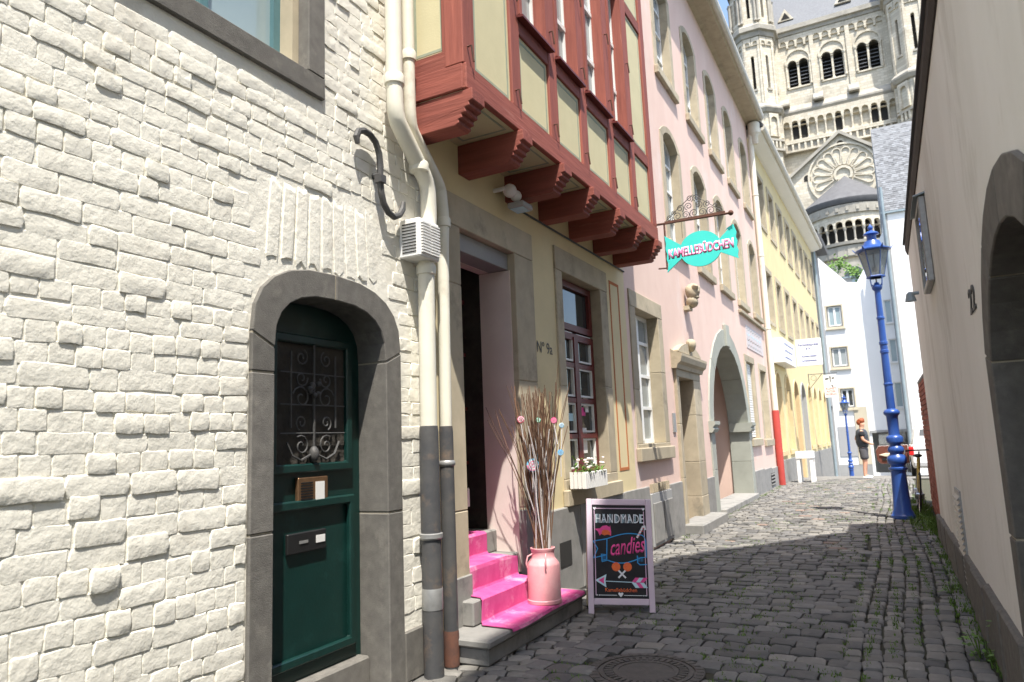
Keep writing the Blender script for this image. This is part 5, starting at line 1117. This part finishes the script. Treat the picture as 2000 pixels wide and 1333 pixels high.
# dwarf gallery
mb_back = bx('gallery_back', 'church', CH, FK, -7.3, 4.3, -.02, .05, 34.9, 38.2)
xg = -7.0; k = 0
while xg < 4.2:
    g = MB().wall(FK, [(xg - .46, 36.9), (xg - .46, 38.2), (xg + .46, 38.2), (xg + .46, 36.9)], [arch(xg - .33, xg + .33, 36.91, 37.2, .33, 6)], .05, .50).build('gallery_arch', 'church', CH)
    MB().lathe(FK.p(xg + .46, .34, 35.1), [(.15, 0), (.15, .12), (.09, .2), (.09, 1.4), (.17, 1.65), (.17, 1.8)], 8).build('column', 'church', g)
    if k in (1, 2, 6, 10, 11): MB().ext(FK, arch(xg - .33, xg + .33, 35.2, 37.1, .33, 6), .045, .07).build('gallery_opening', 'dark', g)
    xg += .925; k += 1
MB().box(FK, -7.4, 4.4, .0, .75, 34.85, 35.1).build('gallery_floor', 'church', CH)
b_ = MB().box(FK, -7.4, 4.4, .55, .75, 34.65, 34.84).build('balustrade', 'church', CH); MB().box(FK, -7.4, 4.4, .5, .8, 33.6, 33.8).build('balustrade_base', 'church', b_)
MB().box(FK, -7.4, 4.4, .3, .5, 33.8, 34.65).build('balustrade_panel', 'church_d', b_)
for i in range(18): bx('baluster', 'church', b_, FK, -7.3 + i * .68, -7.08 + i * .68, .5, .72, 33.8, 34.65)
# gable with fan rosette
FG = Fr((0, 84.6), (1, 0), (0, -1)); gx, gz_ = -1.57, 29.65
gb = MB().ext(FG, [(-7.4, 20), (-7.4, 30.0), (gx, 34.35), (4.3, 30.0), (4.3, 20)], -1.4, 0).build('gable', 'church', CH)
for s_ in (-1, 1):
    q = [(gx, 34.35), (gx, 34.75), (gx + s_ * 6.3, 30.0), (gx + s_ * 6.3, 29.6)]
    MB().ext(FG, q, -1.4, .45).build('gable_coping', 'church_d', gb)
MB().ext(FG, arch(gx - .35, gx + .35, 33.0, 33.25, .35, 6), -.1, .02).build('gable_opening', 'dark', gb)
MB().wall(FG, [(gx - .55, 32.85), (gx - .6, 33.2), (gx - .3, 33.8), (gx + .3, 33.8), (gx + .6, 33.2), (gx + .55, 32.85)], [arch(gx - .36, gx + .36, 32.95, 33.25, .36, 6)], .0, .12).build('opening_frame', 'church', gb)
for x in (-5.3, 2.2): MB().ext(FG, arch(x - .35, x + .35, 29.6, 30.0, .35, 6), -.1, .02).build('gable_opening', 'dark', gb)
def ann(r0, r1, a0, a1, n_=40): return [(gx + r1 * math.cos(a0 + (a1 - a0) * i / n_), gz_ + r1 * math.sin(a0 + (a1 - a0) * i / n_)) for i in range(n_ + 1)] + [(gx + r0 * math.cos(a1 - (a1 - a0) * i / n_), gz_ + r0 * math.sin(a1 - (a1 - a0) * i / n_)) for i in range(n_ + 1)]
MB().ext(FG, ann(3.45, 3.66, -.7, math.pi + .7), .0, .22).build('rosette_ring', 'church', gb)
MB().ext(FG, ann(.72, .98, -.7, math.pi + .7, 24), .0, .22).build('rosette_hub', 'church', gb)
for k in range(12):
    a = -.38 + k * (math.pi + .76) / 11; u = Vector((math.cos(a), math.sin(a))); v = Vector((-u.y, u.x)); hw0, hw1 = .16, .50
    pet = [(1.12, -hw0), (1.12, hw0), (2.7, hw1)] + [(2.7 + .5 * math.sin(t), hw1 * math.cos(t)) for t in [math.pi * i / 8 for i in range(1, 8)]] + [(2.7, -hw1)]
    inn = [(1.25, -hw0 * .45), (1.25, hw0 * .45), (2.68, hw1 * .78)] + [(2.68 + .38 * math.sin(t), hw1 * .78 * math.cos(t)) for t in [math.pi * i / 8 for i in range(1, 8)]] + [(2.68, -hw1 * .78)]
    tr = lambda L2: [(gx + u.x * p + v.x * q, gz_ + u.y * p + v.y * q) for p, q in L2]
    MB().wall(FG, tr(pet), [tr(inn)], .0, .15).build('rosette_petal', 'church', gb)
# apse
ac = Vector((-1.5, 84.5, 0)); AR = 4.6
aw = MB().lathe(ac, [(AR - .4, -3), (AR - .4, 20.6)], 40).build('apse_wall', 'church', CH, smooth=True)
MB().lathe(ac, [(AR - .1, 24.75), (AR + .25, 24.9), (AR + .45, 25.3), (AR + .45, 25.45), (.02, 29.4)], 48).build('apse_roof', 'slate_d', CH, smooth=True)
MB().lathe(ac, [(AR - .1, 23.8), (AR + .12, 23.85), (AR + .2, 24.8), (AR - .4, 24.85)], 48).build('apse_cornice', 'church_d', CH, smooth=True)
MB().lathe(ac, [(AR - 1.0, 20.4), (AR - 1.0, 24.0)], 40).build('gallery_core', 'dark', CH)
MB().lathe(ac, [(AR - .6, 20.4), (AR + .25, 20.5), (AR + .3, 20.8), (AR - .6, 20.85)], 48).build('gallery_floor', 'church_d', CH)
MB().lathe(ac, [(AR + .0, 19.2), (AR + .05, 20.4), (AR - .5, 20.45)], 48).build('apse_frieze', 'church_d', CH)
for k in range(-8, 9):
    a = -math.pi / 2 + k * .21; nd = (math.cos(a), math.sin(a)); F = Fr((ac.x + nd[0] * (AR - .1), ac.y + nd[1] * (AR - .1)), (-nd[1], nd[0]), nd); hw = (AR) * math.tan(.105)
    g = MB().wall(F, [(-hw, 22.4), (-hw, 23.82), (hw, 23.82), (hw, 22.4)], [arch(-hw + .13, hw - .13, 22.41, 22.75, hw - .13, 6)], -.45, 0).build('gallery_arch', 'church', CH)
    MB().lathe(F.p(hw, -.2, 20.85), [(.17, 0), (.17, .15), (.10, .22), (.10, 1.15), (.19, 1.4), (.19, 1.56)], 8).build('column', 'church_d', g)
    bx('frieze_panel', 'church_d', g, F, -hw + .12, hw - .12, .08, .16, 19.3, 20.3); bx('corbel', 'church_d', g, F, -.14, .14, .05, .32, 24.1, 24.5)
MB().ext(Fr((0, 79.9), (1, 0), (0, -1)), arch(-2.9, -.1, 14, 17.2, 1.4, 12), -.3, .1).build('apse_window', 'church_d', CH); MB().ext(Fr((0, 79.75), (1, 0), (0, -1)), arch(-2.4, -.6, 14, 17.2, .9, 12), -.2, .0).build('apse_glass', 'glass_d', CH)
# corner turrets
def turret(cx_, cy_, r_, name):
    t = root(name, (cx_, cy_, 0), '', 'x'); t.parent = CH; t.location = Vector((cx_, cy_, 0)) - CH.location; del t['label']; del t['category']; return t
for cx_, side in ((-9.75, -1), (6.75, 1)):
    cy_ = 84.9; r_ = 2.35
    for k in range(8):
        a = -math.pi / 2 + k * math.pi / 4; nd = (math.cos(a), math.sin(a)); ap = r_ * math.cos(math.pi / 8); hw = r_ * math.sin(math.pi / 8)
        if math.sin(a) > .1: 
            MB().box(Fr((cx_ + nd[0] * ap, cy_ + nd[1] * ap), (-nd[1], nd[0]), nd), -hw, hw, -.3, 0, -3, 54).build('turret_face', 'church', CH); continue
        F = Fr((cx_ + nd[0] * ap, cy_ + nd[1] * ap), (-nd[1], nd[0]), nd)
        tf = MB().wall(F, [(-hw, -3), (-hw, 54), (hw, 54), (hw, -3)], [arch(-.18, .18, 41.2, 45.2, .18, 6), arch(-.18, .18, 50.2, 53.2, .18, 6)], -.5, 0).build('turret_face', 'church', CH)
        MB().box(F, -.3, .3, -.6, -.5, 41, 53.6).build('slit_dark', 'dark', tf)
        bx('slit_sill', 'church_d', tf, F, -.32, .32, .0, .14, 40.95, 41.18)
        for x in (-.45, .45): MB().wall(F, [(x - .42, 46.6), (x - .42, 47.6), (x + .42, 47.6), (x + .42, 46.6)], [arch(x - .28, x + .28, 46.61, 46.85, .28, 6)], .0, .14).build('arched_frieze', 'church', tf)
        for x in (-hw + .12, hw - .12): bx('edge_strip', 'church', tf, F, x - .12, x + .12, .0, .12, 39.3, 47.6); MB().lathe(F.p(x, .2, 49.6), [(.2, 0), (.14, .3), (.14, 3.2), (.24, 3.5)], 8).build('column', 'church_d', tf)
        MB().wall(F, [(-.62, 35.2), (-.62, 38.0), (.62, 38.0), (.62, 35.2)], [arch(-.42, .42, 35.21, 37.2, .42, 8)], .0, .25).build('blind_arch', 'church', tf)
        for x in (-.5, 0, .5): bx('baluster', 'church', tf, F, x - .12, x + .12, .0, .3, 33.8, 34.65)
    for z0, pr in ((47.6, [(0, 0), (.25, .1), (.35, .6), (.65, .75), (.65, 1.3), (.1, 1.75), (0, 1.75)]), (38.1, [(0, 0), (.3, .1), (.55, .5), (.55, .7), (0, 1.3)]), (34.65, [(0, 0), (.35, 0), (.35, .22), (0, .22)]), (33.5, [(0, 0), (.35, 0), (.35, .25), (0, .25)])):
        MB().lathe((cx_, cy_, z0), [(r_ - .3, 0)] + [(r_ + a, b) for a, b in pr] + [(r_ - .3, pr[-1][1])], 8, ph=math.pi / 8).build('turret_cornice', 'church_d', CH)
    MB().lathe((cx_, cy_, 54), [(r_ + .2, 0), (r_ + .3, .3), (.05, 9)], 8, ph=math.pi / 8).build('turret_spire', 'slate', CH)
# vine covered dormer between the white houses
DM = root('vine_dormer', (-1.0, 52, 8), 'grey dormer with climbing vine between the two white roofs', 'dormer')
FV = Fr((0, 54), (1, 0), (0, -1))
bx('dormer_wall', 'plaster_g', DM, FV, -1.9, .6, -2, 0, 6, 11.9); bx('dormer_window', 'glass_b', DM, FV, -1.2, -.6, .0, .05, 11.0, 11.8); bx('dormer_roof', 'zinc', DM, FV, -2.0, .7, -2.1, .15, 11.9, 12.0)
lf = MB()
for i in range(500):
    t = R.random(); p = Vector((-2.9 + 3.6 * t + R.gauss(0, .15), 53.7 + R.gauss(0, .2), 12.1 + .9 * math.sin(t * 5) * (.5 if t > .4 else 1) + R.gauss(0, .22))); a = R.uniform(0, 6.28); l = R.uniform(.12, .24)
    u = Vector((math.cos(a), R.uniform(-.5, .5), math.sin(a))); v = u.orthogonal().normalized() * l * .4
    lf.add([p, p + u * l * .5 + v, p + u * l, p + u * l * .5 - v], [(0, 1, 2, 3)])
lf.build('vine_leaves', 'leaf', DM)

# ================================================================== person
def skin(name, pts, edges, radii, m, parent, rootv=0, sub=2, jit=0):
    o3 = org(parent); me = bpy.data.meshes.new(name); me.from_pydata([Vector(p) for p in pts], edges, [])
    ob = bpy.data.objects.new(name, me); COL.objects.link(ob); sk = ob.modifiers.new('s', 'SKIN'); sk.use_smooth_shade = True
    for i, r_ in enumerate(radii): me.skin_vertices[0].data[i].radius = r_ if isinstance(r_, tuple) else (r_, r_); me.skin_vertices[0].data[i].use_root = (i == rootv)
    ss = ob.modifiers.new('u', 'SUBSURF'); ss.levels = sub; ss.render_levels = sub
    dg = bpy.context.evaluated_depsgraph_get(); m2 = bpy.data.meshes.new_from_object(ob.evaluated_get(dg)); bpy.data.objects.remove(ob)
    for v in m2.vertices: v.co = v.co - o3 + (noise.noise_vector(v.co * 14) * jit if jit else Vector((0, 0, 0)))
    m2.materials.clear(); m2.materials.append(M[m]); m2.polygons.foreach_set('use_smooth', [True] * len(m2.polygons)); m2.name = name
    o = bpy.data.objects.new(name, m2); COL.objects.link(o); o.parent = parent; return o
px, py, pz = -.74, 24.2, gz(24.2)
PE = root('person', (px, py, pz), 'person with ginger hair in dark padded vest and grey shorts facing the car', 'person')
def pp_(x, y, z): return (px + x, py + y, pz + z)          # faces +X (to the right), back partly to the camera
pv = [pp_(0, 0, .95), pp_(0, 0, 1.15), pp_(0, 0, 1.38), pp_(.01, 0, 1.50), pp_(.03, -.01, 1.60), pp_(.04, -.01, 1.70),
      pp_(0, .10, .90), pp_(.03, .11, .50), pp_(-.01, .12, .09), pp_(.13, .14, .035),
      pp_(0, -.10, .90), pp_(.01, -.11, .50), pp_(-.03, -.12, .09), pp_(.11, -.15, .035),
      pp_(0, -.19, 1.40), pp_(.02, -.26, 1.17), pp_(.20, -.20, 1.05), pp_(.30, -.16, 1.02),
      pp_(-.02, .19, 1.40), pp_(-.20, .30, 1.20), pp_(-.05, .24, 1.04), pp_(.03, .20, 1.02)]
pe = [(0, 1), (1, 2), (2, 3), (3, 4), (4, 5), (0, 6), (6, 7), (7, 8), (8, 9), (0, 10), (10, 11), (11, 12), (12, 13), (2, 14), (14, 15), (15, 16), (16, 17), (2, 18), (18, 19), (19, 20), (20, 21)]
pr_ = [(.13, .15), (.12, .14), (.13, .16), .055, .085, .09, .09, .062, .042, .035, .09, .062, .042, .035, .058, .045, .034, .03, .058, .045, .034, .03]
bd = skin('body', pv, pe, pr_, 'skin', PE)
skin('vest', [pp_(0, 0, .86), pp_(0, 0, 1.18), pp_(0, 0, 1.38), pp_(-.03, 0, 1.52)], [(0, 1), (1, 2), (2, 3)], [(.19, .23), (.20, .24), (.19, .235), (.11, .13)], 'vest', PE, sub=3, jit=.018)
skin('sleeve', [pp_(0, -.16, 1.42), pp_(.015, -.245, 1.24)], [(0, 1)], [.10, .085], 'tee', PE); skin('sleeve', [pp_(0, .16, 1.42), pp_(-.13, .26, 1.28)], [(0, 1)], [.10, .085], 'tee', PE)
skin('shorts', [pp_(0, 0, 1.0), pp_(0, 0, .92), pp_(.005, .10, .80), pp_(.03, .115, .55), pp_(.005, -.10, .80), pp_(.012, -.115, .55)], [(0, 1), (1, 2), (2, 3), (1, 4), (4, 5)], [(.165, .19), (.165, .19), .125, .12, .125, .12], 'shorts', PE)
mb = MB().ball(pp_(.02, -.005, 1.735), .098, 12, (1.05, .95, .9)).ball(pp_(-.025, 0, 1.69), .09, 10, (.95, .95, 1.05)).ball(pp_(.07, -.01, 1.77), .05, 8); mb.build('hair', 'hair', PE, smooth=True, jit=.02)
mb = MB().ball(pp_(.135, -.015, 1.655), .018, 6); mb.build('nose', 'skin', bd, smooth=True)
for s_, x in ((.125, 0.0), (-.135, -.02)): MB().ball(pp_(.06 + x, s_, .045), .065, 9, (2.0, .75, .72)).build('shoe', 'shoe', PE, smooth=True)
mb = MB()
for s_ in (-1, 1):
    for k in range(4):
        bxp = Vector(pv[17] if s_ < 0 else pv[21]); mb.tube([bxp, bxp + Vector((.04, (k - 1.5) * .018, -.015)), bxp + Vector((.07 - .01 * abs(k - 1.5), (k - 1.5) * .02, -.045))], [.010, .009, .007], 5)
    mb.tube([bxp, bxp + Vector((.01, .03, .02)), bxp + Vector((.04, .045, .01))], [.011, .010, .008], 5)
mb.build('fingers', 'skin', bd, smooth=True)

# ================================================================== car with open door
CR = root('parked_car', (1.45, 28, gz(28)), 'white estate car seen from behind with its left front door open', 'car')
cz0 = gz(27.5)
def carbody():
    sec = []
    for y, wb, zt, wt, zs in ((26.0, .84, .95, .80, .45), (26.05, .89, 1.02, .84, .40), (26.35, .90, 1.05, .85, .38), (29.0, .90, 1.02, .86, .38), (30.1, .90, .95, .84, .38), (30.4, .82, .78, .72, .45)):
        sec.append([(1.45 + s_ * q, y, cz0 + z) for s_, q, z in ((-1, wb * .95, zs - .08), (-1, wb, zs + .1), (-1, wb, zt * .75), (-1, wt, zt), (1, wt, zt), (1, wb, zt * .75), (1, wb, zs + .1), (1, wb * .95, zs - .08))])
    mb = MB(); n_ = 8
    mb.add([p for s_ in sec for p in s_], [(i * n_ + k, i * n_ + (k + 1) % n_, (i + 1) * n_ + (k + 1) % n_, (i + 1) * n_ + k) for i in range(len(sec) - 1) for k in range(n_)] + [tuple(range(n_)), tuple(range((len(sec) - 1) * n_, len(sec) * n_))])
    return mb
body_ = carbody().build('body', 'car', CR, bevel=.03, smooth=True)
cab = MB(); cs_ = []
for y, zb, zt, wb, wt in ((26.03, 1.0, 1.02, .83, .82), (26.45, 1.0, 1.62, .83, .66), (26.8, 1.0, 1.68, .83, .66), (28.4, 1.0, 1.66, .83, .66), (29.2, 1.0, 1.02, .83, .82)): cs_ += [(1.45 - wb, y, cz0 + zb), (1.45 - wt, y, cz0 + zt), (1.45 + wt, y, cz0 + zt), (1.45 + wb, y, cz0 + zb)]
cab.add(cs_, [(i * 4 + k, i * 4 + (k + 1) % 4, (i + 1) * 4 + (k + 1) % 4, (i + 1) * 4 + k) for i in range(4) for k in range(4)]); cab.build('cabin', 'car', CR, bevel=.03, smooth=True)
MB().hexa([(.80, 26.09, cz0 + 1.08), (2.10, 26.09, cz0 + 1.08), (2.02, 26.37, cz0 + 1.53), (.88, 26.37, cz0 + 1.53), (.80, 26.12, cz0 + 1.05), (2.10, 26.12, cz0 + 1.05), (2.02, 26.40, cz0 + 1.50), (.88, 26.40, cz0 + 1.50)]).build('rear_window', 'carglass', CR)
for s_ in (-1, 1):
    MB().box(W, 1.45 + s_ * .86 - .09, 1.45 + s_ * .86 + .05, 25.97, 26.14, cz0 + .72, cz0 + .99).build('tail_light', 'tail', CR, bevel=.02)
    for y in (26.85, 29.4):
        wh = MB().tube([(1.45 + s_ * .74, y, cz0 + .33), (1.45 + s_ * .92, y, cz0 + .33)], .33, 24).build('wheel', 'tyre', CR, smooth=True)
        MB().tube([(1.45 + s_ * .75, y, cz0 + .33), (1.45 + s_ * .93, y, cz0 + .33)], .2, 16).build('rim', 'chrome', wh, smooth=True)
bx('licence_plate', 'plastic', CR, W, 1.20, 1.72, 25.97, 26.0, cz0 + .70, cz0 + .81); bx('bumper', 'plastic_g', CR, W, .60, 2.30, 25.90, 26.1, cz0 + .36, cz0 + .52, bevel=.03); bx('brake_light', 'tail', CR, W, 1.2, 1.7, 26.40, 26.46, cz0 + 1.60, cz0 + 1.64)
FDr = Fr((.55, 29.0), (-.97, -.05), (-.05, -1))           # open door, inner lining towards the camera
od = MB().ext(FDr, [(0, cz0 + .34), (0, cz0 + 1.0), (.95, cz0 + .98), (1.05, cz0 + .80), (1.02, cz0 + .45), (.92, cz0 + .34)], -.12, -.02).build('open_door', 'car', CR, bevel=.02)
MB().ext(FDr, [(.01, cz0 + .345), (.01, cz0 + .995), (.945, cz0 + .975), (1.045, cz0 + .80), (1.015, cz0 + .455), (.915, cz0 + .345)], -.02, .02).build('door_lining', 'brownin', od, bevel=.015)
MB().ext(FDr, [(.12, cz0 + .64), (.3, cz0 + .72), (.75, cz0 + .72), (.95, cz0 + .66), (.75, cz0 + .60), (.3, cz0 + .58)], .02, .07).build('armrest', 'beige', od, bevel=.015)
MB().ext(FDr, [(.15, cz0 + .46), (.15, cz0 + .56), (.85, cz0 + .55), (.85, cz0 + .46)], .02, .05).build('door_pocket', 'black', od)
MB().wall(FDr, [(.02, cz0 + 1.0), (.42, cz0 + 1.48), (.95, cz0 + 1.46), (.97, cz0 + .98)], [[(.12, cz0 + 1.02), (.46, cz0 + 1.43), (.89, cz0 + 1.41), (.91, cz0 + 1.02)]], -.09, -.04).build('window_frame', 'black', od)
MB().ext(FDr, [(.12, cz0 + 1.02), (.46, cz0 + 1.43), (.89, cz0 + 1.41), (.91, cz0 + 1.02)], -.07, -.06).build('door_glass', 'lampglass', od)

# ================================================================== bicycle leaning on the brick wall
BK = root('bicycle', (.34, 14.1, 0), 'old bicycle with drop handlebar leaning against the brick wall', 'bicycle')
def bp(y, z, x=0): return Vector((.31 + x + z * .09, y - .25, z))
for yc, nm in ((13.55, 'wheel'), (14.62, 'wheel')):
    wl_ = MB().tube([bp(yc + .335 * math.cos(t), .345 + .335 * math.sin(t)) for t in [2 * math.pi * i / 36 for i in range(36)]], .015, 8, close=True).build(nm, 'tyre', BK, smooth=True)
    MB().tube([bp(yc + .315 * math.cos(t), .345 + .315 * math.sin(t)) for t in [2 * math.pi * i / 36 for i in range(36)]], .008, 6, close=True).build('rim', 'chrome', wl_)
    sp_ = MB()
    for i in range(18): t = 2 * math.pi * i / 18; sp_.tube([bp(yc, .345, .02 * (-1) ** i), bp(yc + .31 * math.cos(t), .345 + .31 * math.sin(t))], .0015, 4)
    sp_.tube([bp(yc, .345, -.05), bp(yc, .345, .05)], .02, 8); sp_.build('spokes', 'chrome', wl_)
fr_ = MB()
for a, b, r_ in (((14.15, .30), (14.32, .86), .016), ((14.15, .30), (13.72, .78), .017), ((13.74, .84), (14.30, .82), .015), ((14.62, .345), (14.15, .30), .010), ((14.62, .345), (14.31, .80), .009), ((13.70, .92), (13.75, .72), .018), ((13.73, .72), (13.55, .345), .012)): fr_.tube([bp(*a), bp(*b)], r_, 8)
fr_.build('frame', 'bikegold', BK, smooth=True)
hb = MB().tube([bp(13.69, .92), bp(13.68, 1.02)], .012, 8).tube([bp(13.60, 1.03, -.20), bp(13.66, 1.04, -.12), bp(13.67, 1.04, .12), bp(13.60, 1.03, .20)], .012, 8)
for s_ in (-1, 1): hb.tube([bp(13.66, 1.04, s_ * .19), bp(13.54, 1.04, s_ * .21), bp(13.48, .98, s_ * .21), bp(13.52, .90, s_ * .21), bp(13.60, .89, s_ * .21)], .014, 8)
hb.build('handlebar', 'black', BK, smooth=True)
MB().ball(bp(14.33, .93), .10, 10, (.7, 1.4, .3)).tube([bp(14.32, .84), bp(14.33, .92)], .012, 8).build('saddle', 'black', BK, smooth=True)
MB().tube([bp(14.15, .30, -.06), bp(14.15, .30, .06)], .08, 14).tube([bp(14.15, .30, .08), bp(14.2, .14, .08)], .01, 6).tube([bp(14.15, .30, -.08), bp(14.1, .46, -.08)], .01, 6).box(W, .22, .31, 13.92, 13.99, .11, .13).build('crank', 'steel', BK)
# weeds by the right wall
for k, (x, y, h, lab) in enumerate(((.36, 5.35, .16, 'leafy green weed at the foot of the right wall nearest the camera'), (.33, 7.3, .10, 'small green weed by the vent grille on the right'), (.30, 11.9, .2, 'tall weeds by the foot of the blue lamp'))):
    WD = root('weed', (x, y, 0), lab, 'weed'); lf = MB(); stm = MB()
    for i in range(60 if k != 1 else 30):
        p = Vector((x + R.gauss(0, .05), y + R.gauss(0, .07), abs(R.gauss(0, h * .5)))); a = R.uniform(0, 6.28); l = R.uniform(.02, .045); u = Vector((math.cos(a), math.sin(a), R.uniform(-.2, .6))).normalized(); v = Vector((-math.sin(a), math.cos(a), 0)) * l * .4
        lf.add([p, p + u * l * .5 + v, p + u * l, p + u * l * .5 - v], [(0, 1, 2, 3)])
    for i in range(7): stm.tube([(x, y, -.02), (x + R.gauss(0, .04), y + R.gauss(0, .05), h * R.uniform(.6, 1.3))], .002, 4)
    lf.build('leaves', 'leaf', WD); stm.build('stems', 'grass', WD)
